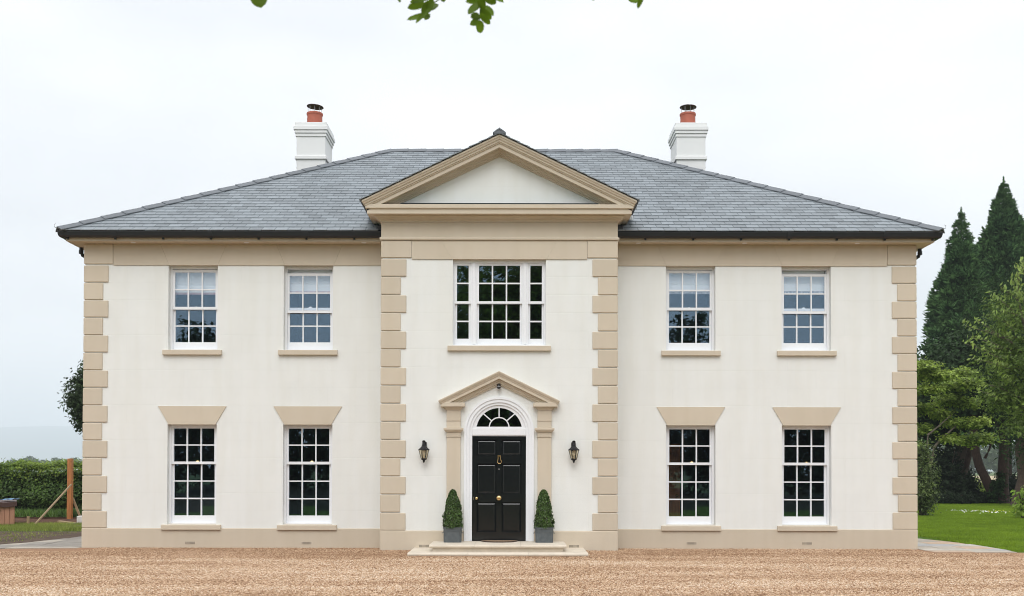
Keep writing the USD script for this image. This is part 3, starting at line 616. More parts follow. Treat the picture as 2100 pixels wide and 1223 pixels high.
# gabled roof of the bay
groof = xf('bay_roof', house)
PG = math.atan(SL)
for s in (-1, 1):
    kk, u = 0, -0.02
    nr = 14; LS = 2.735 / math.cos(PG)
    for i in range(nr):
        ua, ub = LS - i * LS / nr + 0.0, max(LS - (i + 1) * LS / nr - 0.05, 0.0)      # from the eaves up
        zc = 8.205 - (ua + ub) / 2 * math.sin(PG); yb = (zc - ZE) / S0 + YE + 0.35
        pts = []
        for uu, n0 in ((ua, 0.020), (ub, 0.004)):
            for yy in (-P - 0.385 - random.uniform(0, 0.012), max(yb, 0.2)):
                for nn in (n0, n0 + 0.012): pts.append((s * (uu * math.cos(PG) + nn * math.sin(PG)), yy, 8.190 - uu * math.sin(PG) + nn * math.cos(PG)))
        add('slate_course', hull(pts), 'slate', groof)
    add('bargeboard_bed', hull([(s * x, y, 8.186 - SL * x - dz) for x in (0.0, 2.70) for y in (-P - 0.30, 2.0) for dz in (0.0, 0.06)]), 'tile', groof)
gn = math.sqrt(1 + SL * SL)
add('mortar_end', hull([(x, y, z) for y in (-P - 0.398, -P - 0.36) for x, z in ((-0.112, 8.185), (0.112, 8.185), (-0.118, 8.200), (0.118, 8.200), (0, 8.258))]), 'tile', groof)
for i in range(9):
    y0 = -P - 0.40 + i * 0.42
    add('ridge_tile', vtile(np.array([0, y0, 8.222]), np.array([0, y0 + 0.46, 8.222]), np.array([-1 / gn, 0, -SL / gn]), np.array([1 / gn, 0, -SL / gn]), 0.140, 0.022, 0.052, 0.042, np.array([0, 0, 1.0])), 'tile', groof)

# chimneys
for s, cx in ((-1, -4.918), (1, 4.812)):
    ch = xf('chimney', house)
    y0, y1 = 5.08, 6.06; yc = (y0 + y1) / 2
    def lay(hw, z0, z1, c=0.008): return box(cx - hw, cx + hw, yc - (y1 - y0) / 2 - (hw - 0.37), yc + (y1 - y0) / 2 + (hw - 0.37), z0, z1, c)
    add('stack', lay(0.37, 7.6, 10.14), 'white_render', ch)
    add('band', lay(0.407, 9.55, 9.635), 'white_render', ch)
    for hw, a, b in ((0.392, 10.135, 10.215), (0.415, 10.218, 10.293), (0.437, 10.296, 10.395), (0.405, 10.398, 10.50)): add('cap_course', lay(hw, a, b), 'white_render', ch)
    rot = 0.02 * s
    add('chimney_pot', lathe([(0.15, 10.5), (0.197, 10.5), (0.195, 10.84), (0.208, 10.85), (0.212, 10.885), (0.205, 10.90), (0.165, 10.90), (0.165, 10.6)], 28, (cx, yc, 0)), 'terracotta', ch, smooth=35)
    cw = lathe([(0, 11.105), (0.12, 11.10), (0.215, 11.078), (0.218, 11.068), (0.21, 11.066), (0, 11.085)], 28, (cx + 0.01, yc, 0))
    cw.apply_transform(trimesh.transformations.rotation_matrix(0.07 if s < 0 else 0.02, (0, 1, 0), (cx, yc, 11.08)))
    add('cowl_lid', cw, 'rust', ch, smooth=35)
    for k in range(8):
        a = k * math.pi / 4 + 0.2
        add('cowl_wire', tube([(cx + 0.17 * math.cos(a), yc + 0.17 * math.sin(a), 10.87), (cx + 0.175 * math.cos(a), yc + 0.175 * math.sin(a), 11.075)], 0.005, 5), 'steel', ch)

# ---- sash windows
def sash(cols, rows, x0, x1, z0, z1, top, bot, stile, bar, y0, y1, win, glass=True):
    """One sash from x0..x1, z0..z1: a single frame with openings, and a pane in every opening."""
    px0, px1, pz0, pz1 = x0 + stile, x1 - stile, z0 + bot, z1 - top
    w, h = (px1 - px0 - bar * (cols - 1)) / cols, (pz1 - pz0 - bar * (rows - 1)) / rows
    cells = [sbox(px0 + i * (w + bar), pz0 + j * (h + bar), px0 + i * (w + bar) + w, pz0 + j * (h + bar) + h) for j in range(rows) for i in range(cols)]
    add('sash', ext(sbox(x0, z0, x1, z1).difference(unary_union(cells)), y0, y1), 'white', win)
    ym = (y0 + y1) / 2
    for c in cells:
        a, b, cc, d = c.bounds; tx, tz = random.uniform(-.0025, .0025), random.uniform(-.0025, .0025)
        v = box(a - 0.004, cc + 0.004, ym - 0.003, ym + 0.003, b - 0.004, d + 0.004)
        v.vertices[:, 1] += (v.vertices[:, 0] - ym) * 0 + (v.vertices[:, 0] - (a + cc) / 2) * tx * 2 + (v.vertices[:, 2] - (b + d) / 2) * tz * 2
        add('pane', v, 'glass', win)
def window(c, hw, zb, zt, wall_y, rows_low, drop=0.0):
    win = xf('window', house)
    yo = wall_y + 0.125
    add('frame', ext(sbox(c - hw + 0.001, zb + 0.002, c + hw - 0.001, zt - 0.002).difference(sbox(c - hw + 0.044, zb + 0.028, c + hw - 0.044, zt - 0.055)), yo, yo + 0.13), 'white', win)
    x0, x1 = c - hw + 0.045, c + hw - 0.045
    return win, x0, x1, yo
def sill(win, c, hw, zt, y, o=0.065):
    add('sill', hull([(x, yy, z) for x in (c - hw, c + hw) for yy, z in ((y - o, zt - 0.105), (y - o, zt - 0.016), (y - o + 0.006, zt - 0.010), (y + 0.13, zt + 0.006), (y + 0.13, zt - 0.105), (y - o + 0.004, zt - 0.109))]), 'tan', win)
for i, c in enumerate(UX):
    win, x0, x1, yo = window(c, hw_u, ZU0, ZU1, 0.0, 2)
    dr = 0.068 if i in (1, 3) else 0.0
    sash(3, 2, x0, x1, 4.918 - dr, 5.742 - dr, 0.052, 0.055, 0.043, 0.026, yo + 0.016, yo + 0.056, win)
    sash(3, 2, x0, x1, 4.100, 4.965, 0.048, 0.148, 0.043, 0.026, yo + 0.062, yo + 0.102, win)
    add('catch', hull([(c + 0.0 + a, yo + 0.07 + b, z) for a, b, z in ((-.04, 0, 4.966), (.04, 0, 4.966), (-.04, .03, 4.966), (.04, .03, 4.966), (-.012, .01, 4.992), (.02, .01, 4.992), (.0, .03, 4.99))]), 'white', win)
    sill(win, c, 0.605, ZU0, 0.0)
    win, x0, x1, yo = window(c - 0.003, hw_g, ZG0, ZG1, 0.0, 3)
    sash(3, 2, x0, x1, 1.718, 2.505, 0.050, 0.052, 0.043, 0.026, yo + 0.016, yo + 0.056, win)
    sash(3, 3, x0, x1, 0.508, 1.765, 0.048, 0.150, 0.043, 0.026, yo + 0.062, yo + 0.102, win)
    add('catch', hull([(c + 0.05 + a, yo + 0.07 + b, z) for a, b, z in ((-.035, 0, 1.766), (.035, 0, 1.766), (-.035, .03, 1.766), (.035, .03, 1.766), (-.01, .01, 1.79), (.015, .01, 1.79), (.0, .03, 1.788))]), 'brass', win)
    sill(win, c, 0.608, ZG0 + 0.002, 0.0)
win = xf('window', house)
yo = -P + 0.085
add('frame', ext(sbox(-0.924, 4.087, 0.924, 5.803).difference(unary_union([sbox(-0.893, 4.115, -0.571, 5.745), sbox(-0.453, 4.115, 0.453, 5.745), sbox(0.571, 4.115, 0.893, 5.745)])), yo, yo + 0.13), 'white', win)
for x0, x1, n in ((-0.892, -0.572, 1), (-0.452, 0.452, 3), (0.572, 0.892, 1)):
    sash(n, 2, x0, x1, 4.932, 5.744, 0.048, 0.050, 0.043, 0.026, yo + 0.016, yo + 0.056, win)
    sash(n, 2, x0, x1, 4.116, 4.978, 0.045, 0.118, 0.043, 0.026, yo + 0.062, yo + 0.102, win)
for x in (-0.512, 0.512): add('mullion_bead', box(x - 0.030, x + 0.030, yo - 0.012, yo + 0.004, 4.115, 5.745, 0.006), 'white', win)
sill(win, 0, 1.025, 4.083, -P)

# air bricks low in the plinth
for x, z, y in ((-6.32, 0.105, -0.028), (-3.94, 0.105, -0.028), (3.935, 0.115, -0.028), (6.30, 0.118, -0.028), (-1.475, 0.098, -P - 0.028), (1.49, 0.102, -P - 0.028)):
    ab = xf('air_brick', house)
    add('face', ext(sbox(x - 0.112, z - 0.034, x + 0.112, z + 0.034).difference(unary_union([sbox(x - 0.10 + k * 0.0225, z - 0.025, x - 0.10 + k * 0.0225 + 0.010, z + 0.025) for k in range(9)])), y - 0.004, y + 0.0), 'tan', ab)
    add('void', box(x - 0.106, x + 0.106, y - 0.0015, y - 0.0005, z - 0.03, z + 0.03), 'black', ab)

# ---- door case
dc = xf('door_case', house)
ZC = 2.365
def arch(r, w, zb=0.2, zc=ZC): return unary_union([sbox(-w, zb, w, zc), Point(0, zc).buffer(r, 64).intersection(sbox(-2, zc, 2, 5))])
add('architrave', ext(arch(0.692, 0.692).difference(arch(0.648, 0.648, 0.1)), -P - 0.040, -P + 0.02), 'white', dc)
add('architrave', ext(arch(0.6475, 0.6475).difference(arch(0.585, 0.585, 0.1)), -P - 0.026, -P + 0.02), 'white', dc)
add('architrave', ext(arch(0.5845, 0.5845).difference(arch(0.535, 0.535, 0.1)), -P - 0.006, -P + 0.06), 'white', dc)
ZF = 2.385
fan_open = Point(0, ZF).buffer(0.468, 64).intersection(sbox(-1, 2.455, 1, 4))
add('frame', ext(arch(0.536, 0.536).difference(sbox(-0.5345, 0.1, 0.5345, 2.282)).difference(fan_open), -P + 0.018, -P + 0.10), 'white', dc)
add('transom', box(-0.5345, 0.5345, -P + 0.004, -P + 0.017, 2.30, 2.44, 0.004), 'white', dc)
fl = xf('fanlight', house)
bars = unary_union([Point(0, ZF + 0.07).buffer(0.207, 48).difference(Point(0, ZF + 0.07).buffer(0.185, 48))] + [LineString([(0.19 * math.cos(a), ZF + 0.07 + 0.19 * math.sin(a)), (0.6 * math.cos(a), ZF + 0.07 + 0.6 * math.sin(a))]).buffer(0.011, cap_style=2) for a in (math.radians(41), math.radians(90), math.radians(139))]).intersection(fan_open)
rim = fan_open.buffer(0.004).difference(fan_open.buffer(-0.012))
add('glazing_bars', ext(unary_union([bars, rim]), -P + 0.020, -P + 0.055), 'white', fl)
for pn in fan_open.difference(bars).geoms:
    add('pane', ext(pn.buffer(0.003), -P + 0.036, -P + 0.042), 'glass', fl)
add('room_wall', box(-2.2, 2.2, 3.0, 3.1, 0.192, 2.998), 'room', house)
# the door
dr = xf('front_door', house)
D0, D1, DZ0, DZ1 = -0.5335, 0.5335, 0.205, 2.281
cols = ((-0.452, -0.044), (0.044, 0.452)); rows = ((0.362, 0.972), (1.127, 1.735), (1.890, 2.212))
holes = [sbox(a, c, b, d) for a, b in cols for c, d in rows]
dy = -P + 0.030
add('leaf', ext(sbox(D0, DZ0, D1, DZ1).difference(unary_union(holes)), dy, dy + 0.030), 'door', dr)
add('leaf_back', box(D0, D1, dy + 0.031, dy + 0.05, DZ0, DZ1), 'door', dr)
for a, b in cols:
    for c, d in rows:
        e, q = 0.012, 0.048
        add('panel', hull([(x, dy + 0.030, z) for x in (a + e, b - e) for z in (c + e, d - e)] + [(x, dy + 0.008, z) for x in (a + q, b - q) for z in (c + q, d - q)]), 'door', dr)
        mo = sbox(a, c, b, d).difference(sbox(a + 0.011, c + 0.011, b - 0.011, d - 0.011))
        add('bead', ext(mo, dy + 0.006, dy + 0.030), 'door', dr)
add('knob', lathe([(0, 0), (0.035, 0.0), (0.036, 0.008), (0.016, 0.016), (0.014, 0.035), (0.040, 0.045), (0.054, 0.066), (0.050, 0.088), (0.030, 0.102), (0, 0.106)], 24).apply_transform(trimesh.transformations.rotation_matrix(math.pi / 2, (1, 0, 0))).apply_translation((0.0, dy, 1.052)), 'brass', dr, smooth=50)
add('knob', lathe([(0, 0), (0.022, 0.0), (0.022, 0.006), (0.010, 0.010), (0.010, 0.02), (0.024, 0.028), (0.028, 0.04), (0.020, 0.052), (0, 0.055)], 20).apply_transform(trimesh.transformations.rotation_matrix(math.pi / 2, (1, 0, 0))).apply_translation((-0.444, dy, 1.045)), 'brass', dr, smooth=50)
add('keyhole_plate', box(-0.512, -0.498, dy - 0.004, dy + 0.001, 1.015, 1.075), 'chrome', dr)
add('spyhole', lathe([(0, 0), (0.013, 0), (0.012, 0.008), (0, 0.010)], 14).apply_transform(trimesh.transformations.rotation_matrix(math.pi / 2, (1, 0, 0))).apply_translation((0.0, dy, 1.622)), 'chrome', dr)
kn = xf('knocker', dr)
kp = [(-0.022, 1.885), (0.026, 1.885), (0.024, 1.85), (0.026, 1.82), (0.043, 1.775), (0.044, 1.755), (0.028, 1.742), (-0.018, 1.742), (-0.034, 1.755), (-0.034, 1.775), (-0.022, 1.82), (-0.022, 1.85)]
kk_ = [(x + 0.004, dy - 0.02, z) for x, z in kp]
add('knocker_ring', tube(kk_ + [kk_[0]], 0.007, 8), 'brass', dr, smooth=50)
add('knocker_mount', box(-0.026, 0.034, dy - 0.030, dy, 1.878, 1.900, 0.004), 'brass', dr)
stage.RemovePrim(kn.GetPath())

# pilasters and small pediment round the door
def stack3(x, hw, y, o, z0, z1, c=0.005): return box(x - hw, x + hw, y - o, y + 0.02, z0, z1, c)
for s in (-1, 1):
    x = s * 0.900; pl = xf('pilaster', house)
    add('shaft', stack3(x, 0.135, -P, 0.055, 0.2, 2.258), 'tan', pl)
    add('shaft_bead', stack3(x, 0.148, -P, 0.068, 2.2585, 2.276), 'tan', pl)
    add('collar', stack3(x, 0.139, -P, 0.058, 2.2765, 2.355), 'tan', pl)
    add('astragal', hull([(x + sx * w, -P - o, z) for sx in (-1, 1) for w, o, z in ((0.15, 0.07, 2.356), (0.19, 0.11, 2.395), (0.196, 0.115, 2.412), (0.196, 0.115, 2.436), (0.15, 0.07, 2.445))] + [(x + sx * 0.15, -P + 0.02, z) for sx in (-1, 1) for z in (2.356, 2.445)]), 'tan', pl)
    add('neck', stack3(x, 0.139, -P, 0.058, 2.4455, 2.575), 'tan', pl)
    add('neck_bead', stack3(x, 0.144, -P, 0.066, 2.5755, 2.590), 'tan', pl)
    add('block', stack3(x, 0.139, -P, 0.058, 2.5905, 2.795), 'tan', pl)
    add('bed_mould', hull([(x + sx * w, -P - o, z) for sx in (-1, 1) for w, o, z in ((0.142, 0.062, 2.796), (0.150, 0.07, 2.80), (0.152, 0.072, 2.82), (0.185, 0.105, 2.848), (0.185, 0.105, 2.856))] + [(x + sx * 0.142, -P + 0.02, z) for sx in (-1, 1) for z in (2.796, 2.856)]), 'tan', pl)
    add('cap', stack3(x, 0.226, -P, 0.142, 2.857, 2.938), 'tan', pl)
dpd = xf('door_pediment', house)
S2, XE = 0.487, 1.02
def rake2(o, v):
    e = 3.395 + v - S2 * (XE + o)
    return [(-XE - o, -P + 0.02, e), (-XE - o, -P - o, e), (0, -P - o, 3.395 + v), (XE + o, -P - o, e), (XE + o, -P + 0.02, e)]
add('raking_cornice', sweep([(-0.02, -0.095), (0.035, -0.095), (0.038, -0.07), (0.058, -0.062), (0.064, -0.03), (0.082, -0.02), (0.088, 0.015), (0.135, 0.018), (0.135, 0.078), (0.146, 0.082), (0.150, 0.10), (0.165, 0.118), (0.175, 0.140), (0.178, 0.158), (0.165, 0.166), (-0.02, 0.170)], rake2), 'tan', dpd)

# ================================================================ THINGS AT THE DOOR
st = xf('stone_steps', label='pale cast stone front steps below the black door', category='steps')
def slab(x0, x1, y0, y1, z0, z1):
    zc = (z0 + z1) / 2; r = (z1 - z0) / 2
    pts = [(x, y1, z) for x in (x0, x1) for z in (z0, z1)]
    for t in np.linspace(-math.pi / 2, math.pi / 2, 7): pts += [(x, y0 + r - r * math.cos(t), zc + r * math.sin(t)) for x in (x0, x1)]
    return hull(pts)
for a, b in ((-1.292, -0.443), (-0.439, 0.424), (0.428, 1.284)): add('tread', slab(a, b, -1.762, -P - 0.03, 0.142, 0.200), 'step', st)
for a, b in ((-1.235, -0.122), (-0.119, 1.228)): add('riser', box(a, b, -1.70, -P - 0.03, 0.0725, 0.1415, 0.003), 'step', st)
for a, b in ((-1.668, -0.557), (-0.553, 0.572), (0.576, 1.672)): add('tread', slab(a, b, -2.065, -P - 0.03, 0.004, 0.072), 'step', st)
mt = xf('doormat', label='half round brown coir doormat on the top step', category='doormat')
hm = Point(0.01, 0).buffer(1.0, 32).intersection(sbox(-2, -2, 2, 0))
hm = affinity.scale(hm, 0.365, 0.42, origin=(0.01, 0)); hm = affinity.translate(hm, 0.0, -P - 0.03)
add('pile', flat(hm.buffer(-0.018), 0.201, 0.224), 'coir', mt)
add('rim', flat(hm.difference(hm.buffer(-0.017)), 0.201, 0.222), M['bark'], mt)

def lantern(x, label):
    ln = xf('wall_lantern', loc=(x, -P, 0), label=label, category='wall lantern', group='lanterns beside the front door')
    yc = -0.135
    add('back_plate', box(-0.045, 0.045, -0.016, -0.001, 1.99, 2.16, 0.006), 'iron', ln)
    add('arm', tube([(0, -0.01, 2.11), (0, -0.07, 2.155), (0, yc, 2.165), (0, yc, 2.10)], [0.022, 0.03, 0.036, 0.042], 10), 'iron', ln, smooth=40)
    add('roof', lathe([(0.0, 2.165), (0.018, 2.16), (0.034, 2.12), (0.044, 2.075), (0.075, 2.040), (0.110, 2.012), (0.112, 1.996), (0.095, 1.996), (0, 2.03)], 6, (0, yc, 0)), 'iron', ln)
    T, Bm = [], []
    for k in range(6):
        a = k * math.pi / 3
        T.append(np.array([0.098 * math.cos(a), yc + 0.098 * math.sin(a), 1.996])); Bm.append(np.array([0.052 * math.cos(a), yc + 0.052 * math.sin(a), 1.822]))
        add('bar', tube([T[-1], Bm[-1]], 0.006, 6), 'iron', ln)
    for k in range(6):
        a, b, c, d = T[k], T[(k + 1) % 6], Bm[(k + 1) % 6], Bm[k]; nn = np.cross(b - a, d - a); nn /= np.linalg.norm(nn) * 500
        add('pane', hull([a, b, c, d, a + nn, b + nn, c + nn, d + nn]), 'lampglass', ln)
    add('lamp_bulb', lathe([(0, 1.89), (0.018, 1.895), (0.028, 1.92), (0.022, 1.95), (0.014, 1.965), (0.014, 1.995), (0, 1.995)], 12, (0, yc, 0)), 'white', ln, smooth=True)
    add('base', lathe([(0, 1.84), (0.040, 1.838), (0.060, 1.826), (0.058, 1.814), (0.030, 1.80), (0.018, 1.785), (0.022, 1.772), (0.012, 1.755), (0, 1.742)], 12, (0, yc, 0)), 'iron', ln, smooth=40)
lantern(-1.480, 'black iron wall lantern left of the front door')
lantern(1.476, 'black iron wall lantern right of the front door')

def topiary(x, label, seed, lean):
    rg = np.random.default_rng(seed)
    t = xf('potted_topiary', loc=(x, -1.02, 0.201), label=label, category='potted plant', group='clipped box cones flanking the front door')
    def oval(w, d): return sbox(-w, -d, w, d).buffer(-0.06).buffer(0.06, 8)
    o0, o1 = oval(0.170, 0.136), oval(0.176, 0.143)
    def taper(pa, pb, z0, z1):
        a, b = np.array(pa.exterior.coords)[:-1], np.array(pb.exterior.coords)[:-1]; n = min(len(a), len(b)); a, b = a[:n], b[:n]
        v = np.vstack([np.c_[a, np.full(n, z0)], np.c_[b, np.full(n, z1)]]); f = [[i, (i + 1) % n, n + i] for i in range(n)] + [[(i + 1) % n, n + (i + 1) % n, n + i] for i in range(n)]
        f += [[0, i + 1, i] for i in range(1, n - 1)]
        return trimesh.Trimesh(v, f, process=False)
    tub = xf('planter', t)
    add('tub', taper(o0, o1, 0.0, 0.275), 'zinc', tub, smooth=40)
    add('rim', flat(oval(0.183, 0.150).difference(oval(0.165, 0.132)), 0.268, 0.294), 'zinc', tub)
    add('hoop', flat(oval(0.181, 0.148).difference(oval(0.168, 0.135)), 0.212, 0.222), 'zinc', tub)
    add('foot_band', flat(oval(0.171, 0.138).difference(oval(0.155, 0.122)), 0.001, 0.020), 'zinc', tub)
    for s in (-1, 1): add('handle', tube([(s * 0.176, -0.04, 0.185), (s * 0.205, -0.035, 0.18), (s * 0.210, 0.0, 0.178), (s * 0.205, 0.035, 0.18), (s * 0.176, 0.04, 0.185)], 0.006, 6), 'zinc', tub)
    add('compost', flat(oval(0.165, 0.132), 0.20, 0.255), 'soil', t)
    add('stem', tube([(0, 0, 0.2), (0, 0, 0.5), (lean, 0, 0.9)], [0.014, 0.012, 0.004], 6), 'bark', t)
    n = 6500; h = rg.random(n) ** 0.95; a = rg.random(n) * 2 * np.pi
    prof = 0.188 * np.sqrt(np.clip(1 - h ** 1.45, 0, 1)) * (1 - 0.10 * np.exp(-(h / 0.08) ** 2)) * (1 - 0.12 * h) + 0.010
    lump = 1 + 0.30 * (meshkit.fbm(np.c_[np.cos(a) * 2.2, np.sin(a) * 2.2, h * 6] + seed, 3) - 0.5) * 2 + 0.06 * rg.normal(size=n)
    rr = prof * lump * (0.70 + 0.30 * rg.random(n) ** 0.4) * np.where(rg.random(n) < 0.03, 1.13, 1.0)
    p = np.c_[rr * np.cos(a) + lean * h, rr * np.sin(a) * 0.86, 0.265 + h * 0.755]
    nr = norm(np.c_[np.cos(a), np.sin(a), 0.45 + 0 * a] + rg.normal(size=(n, 3)) * 0.55)
    add('foliage', leaves(p, nr, 0.034 * (0.6 + 0.8 * rg.random(n)), 0.6, rg), 'leaf_box', t, kind='stuff', rnd=4)
topiary(-0.895, 'clipped box cone in a zinc tub left of the front door', 21, 0.006)
topiary(0.888, 'clipped box cone in a zinc tub right of the front door', 22, -0.012)
cm = xf('security_camera', loc=(-0.005, -P - 0.05, 3.265), label='small dark dome security camera under the door pediment', category='camera')
add('mount', box(-0.035, 0.035, -0.01, 0.05, -0.005, 0.045, 0.006), 'iron', cm)
dm = trimesh.creation.icosphere(2, 0.043); dm.apply_translation((0, -0.03, -0.012)); add('dome', dm, 'door', cm, smooth=True)
add('lens_ring', lathe([(0.030, 0), (0.046, 0), (0.046, 0.016), (0.03, 0.016)], 18, (0, -0.03, -0.02)), 'steel', cm)

# roman blinds behind the upper windows
for i, c in enumerate(UX):
    lb = ['white roman blind with faint pink trim in the upstairs window nearest the left corner', 'white roman blind with pink spotted trim in the second upstairs window from the left',
          'white roman blind with blue floral trim in the upstairs window next right of the bay', 'white roman blind with blue floral trim in the lowered sash window at the right corner'][i]
    zb = (5.245, 5.275, 5.275, 5.295)[i]
    bl = xf('roman_blind', loc=(c, 0.262, 0), label=lb, category='blind', group='roman blinds in the upstairs windows')
    prof = []
    zs = np.linspace(5.78, zb + 0.045, 26)
    ys = [0.012 * math.sin((5.78 - z) * 9.5) + (0.014 if abs(z - (zb + 0.19)) < 0.015 else 0) for z in zs]
    v = np.vstack([[(-0.46, y, z), (0.46, y, z)] for y, z in zip(ys, zs)] + [[(-0.46, y + 0.004, z), (0.46, y + 0.004, z)] for y, z in zip(ys, zs)]); n = len(zs); f = []
    for q in range(n - 1):
        for o in (0, 2 * n): f.append([o + 2 * q, o + 2 * q + 1, o + 2 * q + 3]); f.append([o + 2 * q, o + 2 * q + 3, o + 2 * q + 2])
    add('cloth', (v, f), 'blind', bl, smooth=True)
    add('trim', box(-0.46, 0.46, ys[-1] - 0.003, ys[-1] + 0.006, zb, zb + 0.044), 'hem_pink' if i < 2 else 'hem_blue', bl)
    add('headrail', box(-0.47, 0.47, -0.012, 0.03, 5.78, 5.808), 'white', bl)
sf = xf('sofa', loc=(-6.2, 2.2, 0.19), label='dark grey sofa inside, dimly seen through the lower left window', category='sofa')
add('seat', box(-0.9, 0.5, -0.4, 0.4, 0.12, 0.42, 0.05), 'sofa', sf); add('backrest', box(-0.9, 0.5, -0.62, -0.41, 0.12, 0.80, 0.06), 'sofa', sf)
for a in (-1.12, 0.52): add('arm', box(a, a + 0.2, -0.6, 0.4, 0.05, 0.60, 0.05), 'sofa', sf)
# ================================================================ LEFT OF THE HOUSE
tb = xf('hot_tub', loc=(-13.72 - 1.045 * (math.cos(0.46) + math.sin(0.46)), 7.75 + 1.045 * (math.cos(0.46) - math.sin(0.46)), 0.0), rotz=26.4, label='hot tub boxed in tan upright boards with a brown vinyl cover', category='hot tub')
add('base', box(-1.0, 1.0, -1.0, 1.0, 0.0, 0.05, 0.01), 'black', tb)
add('shell', box(-1.02, 1.02, -1.02, 1.02, 0.05, 0.58, 0.01), 'tub', tb)
for k in range(17):
    xk = -1.03 + k * 0.1212
    add('board', box(xk + 0.004, xk + 0.117, -1.045, -1.021, 0.05, 0.585, 0.006), 'tub', tb)
    add('board', box(1.021, 1.045, xk + 0.004, xk + 0.117, 0.05, 0.585, 0.006), 'tub', tb)
cov = trimesh.creation.box((2.2, 2.2, 0.13)).subdivide().subdivide().subdivide()
vv = np.array(cov.vertices); vv[:, 2] += 0.645 + 0.025 * (meshkit.fbm(np.c_[vv[:, :2] * 2.5, vv[:, 2] * 0], 3, 9) - 0.5) * 2 - 0.03 * np.clip(np.abs(vv[:, :2]).max(1) - 0.9, 0, 1) * 5 * (1 + np.sin(vv[:, 0] * 9))
add('cover', trimesh.Trimesh(vv, cov.faces, process=False), 'vinyl', tb, smooth=40)
add('strap', box(0.62, 0.66, -1.115, -1.105, 0.46, 0.60), 'vinyl', tb); add('strap_clip', box(0.60, 0.68, -1.07, -1.046, 0.44, 0.47, 0.004), 'black', tb)
sh = xf('blue_plastic_sheet', label='crumpled light blue plastic sheet on the hot tub cover', category='plastic sheet')
g_ = np.linspace(-1, 1, 9); X, Y = np.meshgrid(g_, g_); Z = 0.735 + 0.05 * meshkit.fbm(np.stack([X * 2, Y * 2, X * 0], -1), 3, 4)
i = np.arange(81).reshape(9, 9); top = np.stack([-13.97 + X * 0.22, 7.98 + Y * 0.17, Z], -1).reshape(-1, 3)
fq = np.c_[i[:-1, :-1].ravel(), i[:-1, 1:].ravel(), i[1:, 1:].ravel(), i[1:, :-1].ravel()]
add('sheet', (np.vstack([top, top - [0, 0, 0.012]]), np.vstack([fq, fq[:, ::-1] + 81])), 'blue', sh, smooth=True)

tp = xf('timber_post', label='tall orange timber post with two diagonal props before the hedge', category='post')
pb = at(143.2, 1072, 11.4); px_ = float(pb[0]); pt_ = at(143, 941, 11.4)
add('shaft', box(px_ - 0.068, px_ + 0.068, 11.32, 11.48, 0.0, float(pt_[2]), 0.008), 'timber', tp)
def rod(a, b, w, t):
    a, b = np.array(a), np.array(b); d = norm(b - a); s_ = norm(np.cross(d, [0, 1, 0.01])); q = np.cross(d, s_)
    return hull([p + s_ * i * w + q * j * t for p in (a, b) for i in (-1, 1) for j in (-1, 1)])
add('prop', rod(at(146, 994, 11.27), at(65, 1083, 8.0), 0.022, 0.018), 'plank', tp)
add('prop', rod(at(149, 1022, 11.5), at(168, 1069, 11.5), 0.03, 0.022), 'plank', tp)
pk = at(59, 1080, 8.05); add('peg', box(pk[0] - 0.04, pk[0] + 0.03, 8.0, 8.05, -0.05, 0.27, 0.006), 'plank', tp)
for (a, b, lab, m_) in (((120, 1070, 8.9), (163, 1075, 8.9), 'pale sawn plank leaning up behind the other boards by the post', 'plank'), ((113, 1078, 8.2), (172, 1073, 8.6), 'weathered grey board lying in front of the timber post', 'grey_plank'), ((90, 1083, 7.0), (172, 1080, 7.3), 'long thin board lying nearest on the rough grass', 'grey_plank')):
    p0, p1 = at(*a), at(*b); t_ = xf('plank', label=lab, category='plank', group='loose boards near the post')
    add('board', rod(p0, p1, 0.025, 0.11), m_, t_)
wb = xf('concrete_block', label='pale concrete block lying against the house corner behind the boards', category='block')
pw = at(166, 1079, 9.4); add('block', box(pw[0] - 0.09, pw[0] + 0.5, 9.3, 9.7, 0.02, 0.22, 0.015), 'whiteblock', wb)
# white outside lamp on the left side wall
ol = xf('side_lamp', label='small white lamp on the left side wall beside the dark tree', category='lamp')
add('body', lathe([(0, -0.09), (0.05, -0.085), (0.065, -0.02), (0.05, 0.06), (0, 0.075)], 16, (-W - 0.075, 0.9, 2.85)), 'white', ol, smooth=50); add('bracket', box(-W - 0.04, -W - 0.0, 0.87, 0.93, 2.86, 2.94), 'white', ol)

# hedge
hg = xf('hedge', label='long clipped beech hedge behind the hot tub and timber post', category='hedge')
rg = np.random.default_rng(31)
n = 52000; x = -23 + 14.5 * rg.random(n); side = rg.random(n)
front = side < 0.62
y = np.where(front, 14.15 + np.abs(rg.normal(size=n)) * 0.22, 14.2 + rg.random(n) * 1.1)
z = np.where(front, 0.08 + 1.9 * rg.random(n), 1.88 + 0.16 * rg.random(n) + 0.10 * np.abs(rg.normal(size=n)))
z = z * 0.84
lum = meshkit.fbm(np.c_[x * 1.3, z * 1.7, y * 0.4], 3, 6) - 0.5
y -= np.where(front, lum * 0.75, 0); z += np.where(front, 0, lum * 0.32)
y += np.where(front & (z < 0.7), (0.7 - z) * 0.55, 0)
N = norm(np.c_[rg.normal(size=n) * 0.6, np.where(front, -0.75, -0.25) + rg.normal(size=n) * 0.4, np.where(front, 0.45, 1.0) + rg.normal(size=n) * 0.4])
L_ = 0.088 * (0.7 + 0.6 * rg.random(n)); PP = np.c_[x, y, z]; lit_top = z + 0.25 * rg.normal(size=n) + 0.35 * lum > 1.50
add('foliage', leaves(PP[~lit_top], N[~lit_top], L_[~lit_top], 0.62, rg), 'leaf_hedge', hg, kind='stuff', rnd=4)
add('young_growth', leaves(PP[lit_top], N[lit_top], L_[lit_top], 0.62, rg), 'leaf_hedge_lit', hg, kind='stuff', rnd=4)  # brighter leaf copy stands in for the lit hedge top
